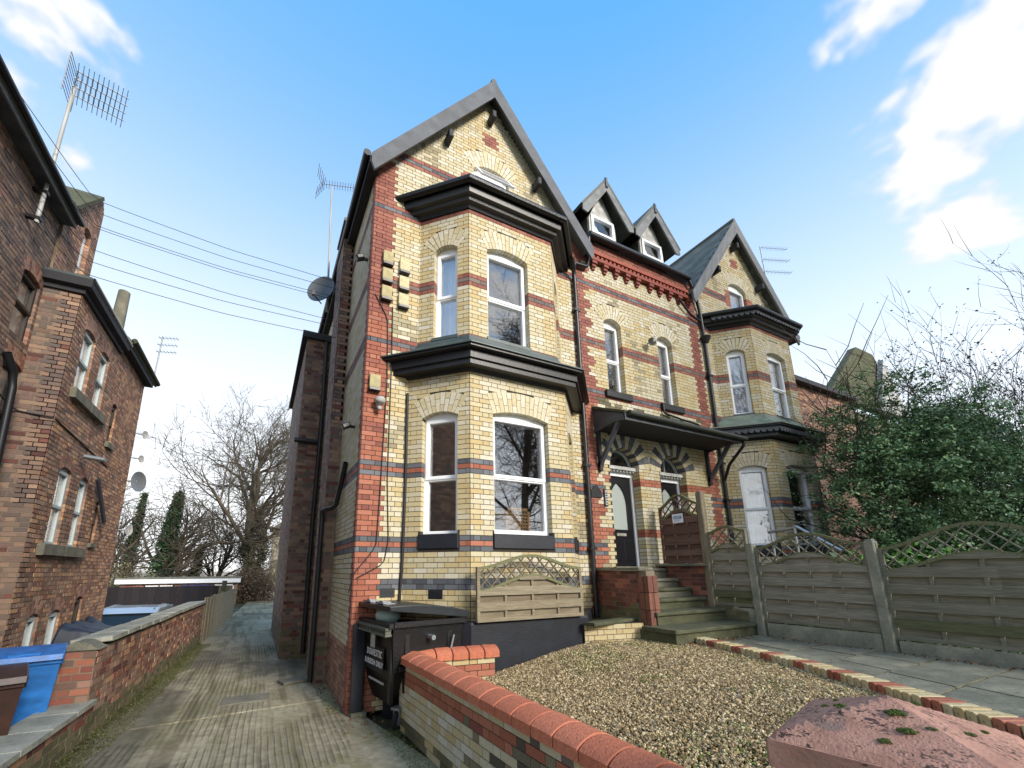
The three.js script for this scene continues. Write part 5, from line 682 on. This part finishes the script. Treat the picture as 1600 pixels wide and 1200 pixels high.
{ const Gg = thing('garage_block', 'low flat roofed outbuilding with white fascia at the end of the drive', 'garage', [-3.4, -1.2, -29]); const F = new Face(-6.2, -28, -.95, -28); wall(Gg, F, { v0: -1.2, v1: 1.05, color: () => pick(['old', 'warm', 'red']), keep: 0, thick: .2, mortar: M.mortarPale, skip: [{ u0: 1.0, u1: 2.3, v0: .35, v1: .95 }, { u0: 2.6, u1: 4.0, v0: -.8, v1: .95 }, { u0: 4.1, u1: 5.1, v0: -.1, v1: .95 }] }); wpart(Gg, 'fascia', box(-6.4, -.8, 1.05, 1.28, -28.2, -27.8), M.white); wpart(Gg, 'roof', box(-6.4, -.8, 1.28, 1.34, -33, -27.78), M.stone); wpart(Gg, 'rear', box(-6.2, -1, -1.2, 1.05, -33, -28.3), M.mortarPale); wpart(Gg, 'garage_door', box(-3.6, -2.2, -.8, .95, -28, -27.94), new THREE.MeshStandardMaterial({ color: 0x2e3f78, roughness: .6 })); for (const [a, b, y] of [[-5.2, -3.9, .35], [-2.1, -1.1, -.1]]) { const w = wgroup(Gg, 'window', new THREE.Matrix4()); part(w, 'frame', merge([box(a, b, .89, .95, -28, -27.93), box(a, b, y, y + .06, -28, -27.93), box(a, a + .06, y, .95, -28, -27.93), box(b - .06, b, y, .95, -28, -27.93), box((a + b) / 2 - .03, (a + b) / 2 + .03, y, .95, -28, -27.93)]), M.white); part(w, 'pane', box(a, b, y, .95, -27.99, -27.97), M.glass); } }
{ const F = thing('far_gate', 'pale low gate across the end of the drive', 'gate', [1.1, G0, -33]); for (let i = 0; i < 12; i++) part(F, 'bar', box(-1.1 + i * .2, -1.02 + i * .2, 0, 1.0, -.02, .02), M.board); part(F, 'rail', box(-1.15, 1.25, .8, .88, -.05, -.02), M.board); }
{ const H = thing('far_house', 'pale distant house beyond the end of the drive', 'house', [4.2, -1, -52]); part(H, 'wall', box(-3, 5, 0, 7.2, -4, 0), new THREE.MeshStandardMaterial({ color: 0xa39a86, roughness: .9, map: blotchT })); const s = new THREE.Shape(); s.moveTo(-3.4, 7.2); s.lineTo(5.4, 7.2); s.lineTo(1, 10.4); s.closePath(); part(H, 'roof', new THREE.ExtrudeGeometry(s, { depth: 4.6, bevelEnabled: false }).translate(0, 0, -4.3), M.slate); for (const [x, y] of [[-1.8, 4.6], [.4, 4.6], [2.6, 4.6], [-1.8, 1.6], [.4, 1.6]]) { const w = new THREE.Group(); w.name = 'window'; H.add(w); part(w, 'frame', merge([box(x, x + 1.2, y, y + .1, 0, .06), box(x, x + 1.2, y + 1.4, y + 1.5, 0, .06), box(x, x + .1, y + .1, y + 1.4, 0, .06), box(x + 1.1, x + 1.2, y + .1, y + 1.4, 0, .06), box(x + .55, x + .65, y + .1, y + 1.4, 0, .05)]), M.white); part(w, 'pane', box(x + .1, x + 1.1, y + .1, y + 1.4, .01, .02), M.glass); } }
{ // brick house beyond the right-hand bay
  const H = thing('right_neighbour_house', 'reddish brick house with green slate gable beyond the dark bush', 'house', [19, 0, -9]); const F = new Face(14.9, -7.4, 20.6, -7.4); wall(H, F, { v0: .3, v1: 8.15, color: () => pick(['old', 'warm', 'maroon', 'old']), keep: 60, mortar: M.mortarPale, J: .014, thick: .3, label: 'brick wall seen between the bay and the bush' }); wpart(H, 'eaves', box(14.7, 20.8, 8.15, 8.32, -7.6, -7.15), M.soffit); { const g = new THREE.BoxGeometry(6.2, .1, 3.4); g.rotateX(.62); g.translate(17.7, 9.25, -8.6); wpart(H, 'roof', g, M.slate); } { const s = new THREE.Shape(); s.moveTo(19.6, 8.4); s.lineTo(26.4, 8.4); s.lineTo(24.6, 11.3); s.lineTo(23.0, 11.3); s.closePath(); wpart(H, 'gable_roof', new THREE.ExtrudeGeometry(s, { depth: .3, bevelEnabled: false }).translate(0, 0, -7.9), M.stoneMoss); const t = new THREE.Shape(); t.moveTo(23.4, 8.3); t.lineTo(26.2, 8.3); t.lineTo(24.8, 11.0); t.closePath(); wpart(H, 'gable', new THREE.ExtrudeGeometry(t, { depth: .2, bevelEnabled: false }).translate(0, 0, -7.55), M.whiteOld); } wpart(H, 'body', box(15.2, 27, 0, 8.1, -13, -7.75), M.mortarPale); }
// ---------- aerials, dishes, wires ----------
function yagi(parent, o, dir, L, n, el = .17, m = M.galv) { const d = dir.clone().normalize(), s = new THREE.Vector3().crossVectors(d, V(0, 1, 0)).normalize(); const gs = [rod(o, o.clone().addScaledVector(d, L), .009, .009, 5)]; for (let i = 0; i < n; i++) { const p = o.clone().addScaledVector(d, L * (i + .5) / n); gs.push(rod(p.clone().addScaledVector(s, -el), p.clone().addScaledVector(s, el), .0055, .0055, 4)); } part(parent, 'yagi', merge(gs), m); }
{ const A = thing('roof_aerial', 'big four boom aerial on a pale mast clamped to the dark house', 'aerial', [-3.62, 7.0, -8.04]); part(A, 'mast', rod(V(0, 0, 0), V(.02, 2.75, 0), .032, .026), M.whiteOld); part(A, 'bracket', box(-.16, .05, .55, .6, -.04, .04), M.pipe); part(A, 'bracket', box(-.16, .05, .05, .1, -.04, .04), M.pipe); for (let i = 0; i < 4; i++) yagi(A, V(-.02, 2.62 + i * .17, 0), V(1, .10, -.35), .72, 11, .19); { const gs = []; for (let i = 0; i < 9; i++) gs.push(rod(V(-.06, 2.5 + i * .09, -.24), V(-.02, 2.5 + i * .09, .24), .006, .006, 4)); gs.push(rod(V(-.04, 2.45, .2), V(-.04, 3.25, .2), .008), rod(V(-.04, 2.45, -.2), V(-.04, 3.25, -.2), .008)); part(A, 'reflector', merge(gs), M.galv); } }
{ const A = thing('roof_aerial', 'single boom aerial on a tall thin mast behind the nearest yellow gable', 'aerial', [.87, 7.55, -9.35]); part(A, 'mast', rod(V(0, 0, 0), V(-.12, 3.5, 0), .026, .02), M.whiteOld); yagi(A, V(-.28, 3.5, 0), V(1, .22, .1), .78, 12, .13); { const gs = []; for (const s of [-1, 1]) for (let i = 0; i < 5; i++) gs.push(rod(V(-.30 - i * .04, 3.5 + s * i * .085, -.2), V(-.30 - i * .04, 3.5 + s * i * .085, .2), .006, .006, 4)); gs.push(rod(V(-.3, 3.5, 0), V(-.48, 3.86, 0), .008), rod(V(-.3, 3.5, 0), V(-.48, 3.14, 0), .008)); part(A, 'reflector', merge(gs), M.galv); } part(A, 'bracket', bar(V(0, .5, 0), V(.25, .45, -.1), .03, .03), M.pipe);
  const D = thing('satellite_dish', 'dark grey dish at the foot of the mast on the yellow house', 'satellite dish', [.72, 7.95, -9.2]); part(D, 'reflector', dishGeo(.37).scale(.85, 1.1, 1).rotateX(-.25).rotateY(-.55), new THREE.MeshStandardMaterial({ color: 0x55595c, roughness: .5 })); part(D, 'arm', rod(V(0, -.32, 0), V(-.2, -.45, .45), .014), M.pipe); part(D, 'receiver', chamfer(.07, .1, .09, .015).translate(-.2, -.42, .46), M.whiteOld); part(D, 'bracket', rod(V(0, 0, 0), V(.22, -.02, -.12), .022), M.pipe); }
{ const A = thing('roof_aerial', 'three boom aerial on the right-hand gable', 'aerial', [13.95, 9.5, -6.4]); part(A, 'mast', rod(V(0, -.15, 0), V(-.04, 2.6, 0), .02, .016), M.galv); for (let i = 0; i < 3; i++) yagi(A, V(-.06, 2.55 - i * .46, 0), V(1, .12, .25), 1.15, 8, .1); part(A, 'bracket', bar(V(0, .1, 0), V(-.3, -.15, 0), .03), M.pipe); }
{ const A = thing('roof_aerial', 'small distant aerial above the far eaves of the dark house', 'aerial', [-3.15, 6.8, -13.9]); part(A, 'mast', rod(V(0, 0, 0), V(.05, 1.5, 0), .018), M.galv); for (let i = 0; i < 3; i++) yagi(A, V(-.05, 1.45 - i * .22, 0), V(1, .1, .1), .5, 6, .12); }
[[[-3.3, 8.30, -8.8], [1.15, 7.72, -8.4]], [[-3.3, 8.05, -8.8], [1.15, 7.55, -8.4]], [[-3.3, 7.85, -8.9], [1.15, 7.35, -8.4]], [[-3.3, 7.80, -8.9], [1.15, 7.28, -8.4]], [[-3.3, 7.35, -8.9], [1.15, 6.72, -8.3]], [[-3.3, 7.1, -8.9], [1.15, 6.6, -8.3]], [[-3.3, 6.86, -8.95], [1.15, 6.35, -8.3]]].forEach(([a, b], i) => { const p = V(...a), q = V(...b), m = p.clone().lerp(q, .5); m.y -= .10; const far = V(-3.74, a[1] + .12, -7.2); const o = new THREE.Mesh(tube([far, p, m, q], .0065, 4, 24), M.wire); tag(o, 'overhead_cable', `${['topmost', 'second', 'third', 'fourth', 'fifth', 'sixth', 'lowest'][i]} of the seven thin cables strung from the dark house to the yellow house`, 'cable', 'cables across the drive'); });
// loose cables on the front corner of the yellow house
[[[1.30, 6.1, ZF + .02], [1.52, 5.7, ZF + .02], [1.56, 4.6, ZF + .02], [1.53, 3.0, ZF + .02], [1.50, 2.0, ZF + .02], [1.2, 1.6, ZF + .03], [1.16, 1.35, -6.22]], [[1.6, 5.95, ZF + .02], [1.62, 5.0, ZF + .02], [1.63, 3.0, ZF + .02], [1.68, 2.1, ZF + .02], [1.62, 1.75, ZF + .02], [1.25, 1.55, ZF + .03]], [[1.9, 4.45, ZF + .03], [1.91, 3.0, ZF + .03], [1.9, 1.8, ZF + .03], [1.87, 1.0, ZF + .03]]].forEach((p, i) => { const o = new THREE.Mesh(tube(p.map(a => V(...a)), i === 2 ? .022 : .008, 6, 50), M.wire); tag(o, 'wall_cable', ['thin black cable hanging down the red corner bricks', 'thin black cable looping beside the lower bay', 'thicker black cable in the angle between wall and lower bay'][i], 'cable'); });

// ---------- vegetation ----------
function limbs(list, o, dir, len, r, lvl, max, opt) {
  const n = lvl === 0 ? 7 : lvl < 3 ? 5 : 3; let p = o.clone(), d = dir.clone().normalize(), rad = r; const pts = [[p.clone(), rad]];
  for (let i = 0; i < n; i++) { const w = opt.wob * (lvl ? 1 : .35); d.add(V(rr(-w, w), rr(-w, w) + opt.up * (lvl ? 1 : .2), rr(-w, w))).normalize(); p = p.clone().addScaledVector(d, len / n); rad = r * lerp(1, opt.tip, (i + 1) / n); pts.push([p.clone(), rad]); if (lvl < max && (lvl > 0 || i >= opt.first)) { const k = lvl === 0 ? opt.b0 : lvl < 2 ? opt.b1 : opt.b2; for (let c = 0; c < k; c++) if (rnd() < .86) { const ax = V(rr(-1, 1), rr(-.6, .8), rr(-1, 1)).cross(d).normalize(); const nd = d.clone().applyAxisAngle(ax, rr(.5, 1.05) * (opt.spread || 1)); limbs(list, p, nd, len * rr(.42, .68) * (lvl === 0 ? lerp(1.25, .8, i / n) * opt.s0 : 1), Math.max(opt.min, rad * rr(.42, .62)), lvl + 1, max, opt); } } }
  list.push([pts, lvl]);
}
function limbGeo(list) { const pos = [], idx = [], nor = []; for (const [pts, lvl] of list) { const sides = lvl === 0 ? 9 : lvl === 1 ? 6 : lvl === 2 ? 4 : 3; const base = pos.length / 3; for (let i = 0; i < pts.length; i++) { const [p, r] = pts[i], q = pts[Math.min(i + 1, pts.length - 1)][0], q0 = pts[Math.max(i - 1, 0)][0]; const d = q.clone().sub(q0).normalize(); const a = Math.abs(d.y) > .9 ? V(1, 0, 0) : V(0, 1, 0); const s = a.cross(d).normalize(), t = d.clone().cross(s); for (let k = 0; k < sides; k++) { const th = k / sides * 2 * Math.PI, nn = s.clone().multiplyScalar(Math.cos(th)).addScaledVector(t, Math.sin(th)); pos.push(p.x + nn.x * r, p.y + nn.y * r, p.z + nn.z * r); nor.push(nn.x, nn.y, nn.z); } } for (let i = 0; i < pts.length - 1; i++) for (let k = 0; k < sides; k++) { const a = base + i * sides + k, b = base + i * sides + (k + 1) % sides; idx.push(a, b, b + sides, a, b + sides, a + sides); } } const g = new THREE.BufferGeometry(); g.setAttribute('position', new THREE.Float32BufferAttribute(pos, 3)); g.setAttribute('normal', new THREE.Float32BufferAttribute(nor, 3)); const uv = new Float32Array(pos.length / 3 * 2); for (let i = 0; i < uv.length / 2; i++) { uv[i * 2] = pos[i * 3] + pos[i * 3 + 2]; uv[i * 2 + 1] = pos[i * 3 + 1] * .3; } g.setAttribute('uv', new THREE.BufferAttribute(uv, 2)); g.setIndex(idx); return g; }
const barkM = new THREE.MeshStandardMaterial({ color: 0x6e6454, roughness: .95, map: blotchT }), barkD = new THREE.MeshStandardMaterial({ color: 0x50473c, roughness: .95 });
const leafGeo = (() => { const g = new THREE.BufferGeometry(); const p = [0, 0, 0, .32, .06, .35, 0, .0, 1, -.32, .06, .35]; g.setAttribute('position', new THREE.Float32BufferAttribute(p, 3)); g.setIndex([0, 1, 2, 0, 2, 3]); g.computeVertexNormals(); return g; })();
function leaves(parent, name, N, sample, size, cols, colFn) { const m = new THREE.MeshPhysicalMaterial({ color: 0xffffff, roughness: .55, transmission: .0, side: THREE.DoubleSide }); const im = new THREE.InstancedMesh(leafGeo, m, N), m4 = new THREE.Matrix4(), q = new THREE.Quaternion(), cc = cols.map(c => new THREE.Color(c)); for (let i = 0; i < N; i++) { const p = sample(i); q.setFromEuler(new THREE.Euler(rr(-1.3, 1.3), rr(0, 6.28), rr(-1.3, 1.3))); const s = rr(size[0], size[1]); m4.compose(p, q, V(s, s, s)); im.setMatrixAt(i, m4); im.setColorAt(i, cc[colFn ? colFn(i, p) : Math.floor(rnd() * cc.length)]); } im.name = name; im.userData.kind = 'stuff'; parent.add(im); return im; }
function bareTree(name, label, pos, h, opt = {}, m = barkM, group) { const T = thing(name, label, 'tree', pos, 0, group); const list = []; const o = { wob: .16, up: .05, tip: .45, first: 2, b0: 3, b1: 2, b2: 2, s0: 1, min: .012, ...opt }; limbs(list, V(0, -.1, 0), V(rr(-.06, .06) + (opt.lean || 0), 1, rr(-.06, .06)), h * (opt.trunk || .62), opt.r || h * .022, 0, opt.max || 4, o); const tr = list.filter(l => l[1] === 0), cr = list.filter(l => l[1] > 0); part(T, 'trunk', limbGeo(tr), m); if (cr.length) part(T, 'crown', limbGeo(cr), m); return T; }
// big bare tree closing the drive
{ const T = bareTree('bare_tree', 'large bare tree with an ivy clad trunk at the end of the drive', [-.35, G0 - .5, -33], 10.6, { b0: 3, s0: .85, r: .42, first: 2, trunk: .85, up: .075, wob: .16, min: .013, max: 4, b2: 2 }); leaves(T, 'ivy', 9000, () => { const y = Math.pow(rnd(), .8) * 6.6, r = (.5 + .8 * Math.sin(y * .9 + 1) ** 2 + .5 * rnd()) * (1.1 - y / 9), a = rnd() * 6.28; return V(Math.cos(a) * r * rr(.5, 1), y, Math.sin(a) * r * rr(.5, 1)); }, [.10, .2], ['#4b4a35', '#56543d', '#3e4030', '#625d47']); }
bareTree('bare_tree', 'spreading bare tree left of the big tree, behind the garage', [-6.2, -1.2, -37], 9.6, { b0: 3, r: .34, first: 1, trunk: .6, wob: .2, lean: .15, min: .016, b2: 1 }); bareTree('bare_tree', 'bare tree closest to the dark house behind the black fence', [-9.2, -1.2, -38], 10.4, { b0: 3, r: .34, first: 1, trunk: .6, wob: .2, min: .016, b2: 1 }); bareTree('bare_tree', 'leaning bare tree between the ivy column and the big tree', [-3.4, -1.2, -40], 8.6, { b0: 3, r: .26, first: 1, trunk: .6, lean: .35, wob: .2, min: .016, b2: 1 });
for (const [x, z, h, r, l] of [[-6.0, -36, 8.4, 1.0, 'tall dark ivy covered trunk in front of the bare trees'], [-8.6, -39, 8.6, .6, 'narrower ivy covered trunk next to the dark house'], [-4.5, -38, 4.6, .7, 'short ivy covered stump right of the tall ivy column']]) { const T = thing('ivy_tree', l, 'tree', [x, -1.2, z]); part(T, 'trunk', rod(V(0, 0, 0), V(.5, h, 0), .2, .1), barkD); leaves(T, 'crown', Math.round(5200 * h * r / 7), () => { const t = rnd(), y = t * h, rad = r * (1.15 - t * .95) * (.75 + .5 * fbm(y * 1.5, x, 2)), a = rnd() * 6.28, k = Math.sqrt(rnd()); return V(Math.cos(a) * rad * k + .5 * t, y, Math.sin(a) * rad * k); }, [.12, .24], ['#1f3a1d', '#2a4a24', '#17301a', '#345628']); }
// scrub at the end of the drive
for (const [x, y, z, w, h, n, cols, l] of [[-.1, G0, -31.5, 1.6, 2.2, 3800, ['#5b4a3c', '#4a3d33', '#6b5a47', '#514638'], 'brown winter scrub at the foot of the big bare tree'], [2.6, G0, -36, 2.4, 3.6, 4200, ['#6f7a3c', '#7d8748', '#5b6a34', '#8a8f52'], 'yellow green shrub beside the end of the drive'], [-7.6, -1.2, -33, 3.2, 3.6, 6000, ['#6b6648', '#77714f', '#5c5a40', '#837c58'], 'olive brown shrubs behind the black fence']]) { const T = thing('shrub', l, 'shrub', [x, y, z]); const list = []; for (let i = 0; i < 40; i++) limbs(list, V(rr(-w, w) * .5, 0, rr(-.5, .5)), V(rr(-.6, .6), 1, rr(-.4, .4)), h * rr(.5, .9), .03, 1, 3, { wob: .25, up: .03, tip: .3, first: 1, b0: 2, b1: 1, b2: 1, s0: 1, min: .01 }); part(T, 'stems', limbGeo(list), barkM); leaves(T, 'foliage', n, () => { const a = rnd() * 6.28, k = Math.cbrt(rnd()), e = Math.acos(rr(-.2, 1)); return V(Math.cos(a) * Math.sin(e) * w * k, Math.cos(e) * h * .95 * k + .1, Math.sin(a) * Math.sin(e) * w * .8 * k); }, [.06, .14], cols); }
// large evergreen behind the fence
{ const T = thing('evergreen_bush', 'huge dark evergreen bush behind the right-hand fence', 'tree', [12.9, .4, -3.7]); const list = []; for (let i = 0; i < 9; i++) limbs(list, V(rr(-.6, .6), 0, rr(-.6, .6)), V(rr(-.6, .6), 1, rr(-.5, .5)), rr(3, 4.4), .09, 1, 3, { wob: .16, up: .04, tip: .3, first: 1, b0: 2, b1: 2, b2: 1, s0: 1, min: .012 }); part(T, 'trunk', limbGeo(list), barkD);
  const lobes = [[0, 2.9, 0, 2.5, 2.3], [-1.9, 2.2, .3, 1.7, 1.9], [-2.2, 1.2, .8, 1.2, 1.2], [1.9, 2.5, .2, 2.1, 2.0], [-.6, 4.3, -.2, 1.7, 1.4], [3.6, 2.2, .4, 2.1, 1.9], [-1.2, 1.2, 1.5, 1.6, 1.2], [1.4, 1.3, 1.7, 1.9, 1.4], [5.4, 2.3, .3, 2.1, 2.0], [1.2, 3.9, -.1, 1.4, 1.1], [-1.0, 3.3, .6, 1.5, 1.2]];
  const cl = []; while (cl.length < 3400) { const [cx, cy, cz, r, h] = lobes[Math.floor(rnd() * lobes.length)], a = rnd() * 6.28, ct = rr(-1, 1), st = Math.sqrt(1 - ct * ct), k = Math.pow(rnd(), .3) * rr(.86, 1.06); const x = cx + Math.cos(a) * st * r * k, y = cy + ct * h * k, z = cz + Math.sin(a) * st * r * k; if (y < .1) continue; const n = fbm(x * 1.3 + 7, y * 1.3 + z, 3, 0, 17); if (k > .8 && n < .42) continue; cl.push([x, y, z, rr(.10, .27), Math.floor(clamp(n * 1.2 - .1 + rr(-.16, .16), 0, .999) * 7)]); }
  let cur; leaves(T, 'crown', 190000, () => { cur = cl[Math.floor(rnd() * cl.length)]; const s = cur[3], q = V(rr(-1, 1), rr(-.8, 1), rr(-1, 1)); q.normalize().multiplyScalar(s * Math.pow(rnd(), .5)); return V(cur[0] + q.x, cur[1] + q.y * .8, cur[2] + q.z); }, [.028, .085], ['#40593a', '#4d6844', '#5a774e', '#648356', '#70905e', '#83a070', '#95b083'], () => clamp(cur[4] + Math.floor(rr(-1.2, 1.7)), 0, 6)); }
{ const T = thing('laurel_shrub', 'low bright green laurel poking through the lattice of the fence', 'shrub', [8.9, .6, -2.9]); part(T, 'stems', limbGeo((() => { const l = []; for (let i = 0; i < 10; i++) limbs(l, V(rr(-.3, .3), 0, rr(-.5, .5)), V(rr(-.5, .5), 1, rr(-.5, .5)), 1.1, .02, 1, 2, { wob: .2, up: 0, tip: .4, first: 1, b0: 2, b1: 1, b2: 1, s0: 1, min: .008 }); return l; })()), barkD); leaves(T, 'foliage', 3800, () => { const a = rnd() * 6.28, k = Math.cbrt(rnd()), e = Math.acos(rr(-.1, 1)); return V(Math.cos(a) * Math.sin(e) * 1.1 * k, Math.cos(e) * 1.45 * k, Math.sin(a) * Math.sin(e) * 1.7 * k); }, [.07, .15], ['#4d7a2e', '#5f8c38', '#3d6627', '#74a048', '#2f5424']); }
// thin winter tree with a few leaves left, above the bush
{ const T = thing('twiggy_tree', 'sparse winter tree with fine twigs and dark leaf specks above the bush', 'tree', [14.6, .5, -2.6]); const list = []; for (let i = 0; i < 15; i++) { const a = rr(-.6, 1.2); limbs(list, V(rr(-.5, .8), 1.5, rr(-.4, .4)), V(Math.sin(a) * .75, 1, rr(-.4, .3)), rr(2.4, 3.8), .03, 1, 4, { wob: .10, up: .02, tip: .25, first: 1, b0: 2, b1: 2, b2: 1, s0: 1, min: .006, spread: .6 }); } part(T, 'trunk', limbGeo([[[[V(0, -.2, 0), .12], [V(.1, .8, 0), .1], [V(0, 1.7, 0), .07]], 0]]), barkD); part(T, 'crown', limbGeo(list), barkD); const ends = []; for (const [pts, l] of list) if (l >= 2) for (const [p] of pts) if (p.x > -.8 + (8 - p.y) * .3) ends.push(p); leaves(T, 'leaves', Math.min(9000, ends.length), i => { const p = ends[Math.floor(rnd() * ends.length)]; return V(p.x + rr(-.12, .12), p.y + rr(-.12, .12), p.z + rr(-.12, .12)); }, [.04, .085], ['#4a3a33', '#5a4438', '#3d3430', '#6b5844']); }
// trees across the street, mirrored in the windows
for (const [x, z, h, l] of [[14.5, 11, 20, 'bare street tree opposite the bay, seen mirrored in its windows'], [1.5, 16, 20, 'bare street tree behind the viewer, mirrored in the bay glass'], [20, 12.5, 20, 'bare street tree opposite the front doors, mirrored in the upper windows'], [27, 13, 19, 'bare street tree opposite the right-hand bay, mirrored in its glass']]) bareTree('street_tree', l, [x, G0, z], h, { b0: 3, r: .3, first: 1, trunk: .75, wob: .18, min: .016, s0: .55 }, barkD, 'street trees opposite');
{ const Hh = thing('street_hedge', 'dark evergreen hedge across the street, mirrored low in the windows', 'hedge', [6, G0, 18]); part(Hh, 'stems', merge([...Array(12)].map((_, i) => rod(V(-16 + i * 3, 0, 0), V(-16 + i * 3, 2, 0), .06))), barkD); leaves(Hh, 'foliage', 14000, () => V(rr(-18, 18), Math.pow(rnd(), .8) * 2.6, rr(-.7, .7)), [.14, .26], ['#25331c', '#2f4024', '#1d2a18']); }
// moss, grass tufts and fallen leaves
{ const N = 20000; const o = leaves(scene, 'wall_foot_moss', N, () => { const z = -2.6 - Math.pow(rnd(), .9) * 11, w = Math.pow(rnd(), 1.8) * .26 * (.5 + fbm(z * 1.5, 3, 2)); return V(bwx(z) + .0 + w, G0 + .002 + Math.max(0, .10 - w) * rnd() * .9, z); }, [.008, .022], ['#4a5226', '#565e2c', '#3c441e', '#626838', '#47451f', '#55502c']); o.userData = { label: 'strip of green moss along the foot of the boundary wall', category: 'moss', kind: 'stuff' }; }
{ const o = leaves(scene, 'garden_weeds', 9000, () => { for (;;) { const z = -5 + 4.1 * rnd(), x = 2.1 + 3.4 * rnd(); if (x > edgeX(z) - .1) continue; if (fbm(x * 1.3 + 2, z * 1.3, 3, 0, 61) < .565) continue; return V(x, gh(x, z) + .004, z); } }, [.012, .034], ['#5f7a2b', '#6d8436', '#4d6622', '#7d8f45', '#83864a']); o.userData = { label: 'patches of small green weeds and moss growing through the gravel', category: 'weeds', kind: 'stuff' }; }
{ const o = leaves(scene, 'fallen_leaves', 900, () => { const k = rnd(); if (k < .4) return V(rr(5.4, 7.2), .606, rr(-4.5, -4.2)); if (k < .7) return V(7.22 + rr(-.12, .05), .607, rr(-4.2, -1)); return V(rr(1.0, 1.6), G0 + .006, rr(-9, -5.2)); }, [.02, .05], ['#6b4a2c', '#553a25', '#7d5c38', '#8a6f4a']); o.userData = { label: 'brown fallen leaves gathered by the steps and the fence foot', category: 'leaves', kind: 'stuff' }; }
{ const o = leaves(scene, 'corner_moss', 9000, () => { const k = rnd(); if (k < .55) { return V(rr(1.0, 1.7) , G0 + .004 + .02 * rnd(), rr(-8.2, -6.3)); } return V(1.60 + rr(-.14, .08), G0 + .003 + .03 * rnd(), rr(-5.4, -1.2)); }, [.006, .018], ['#5a652a', '#6a7434', '#47521f', '#7b8140']); o.userData = { label: 'green moss on the concrete round the bin and garden wall', category: 'moss', kind: 'stuff' }; }
{ const m = new THREE.Mesh(chamfer(.42, .05, .3, .01), M.stone); m.position.set(.72, G0 + .025, -8.35); m.rotation.y = .3; tag(m, 'loose_slab', 'loose grey slab lying on the drive by the buttress', 'slab'); }
shade(scene);
renderer.render(scene, camera);
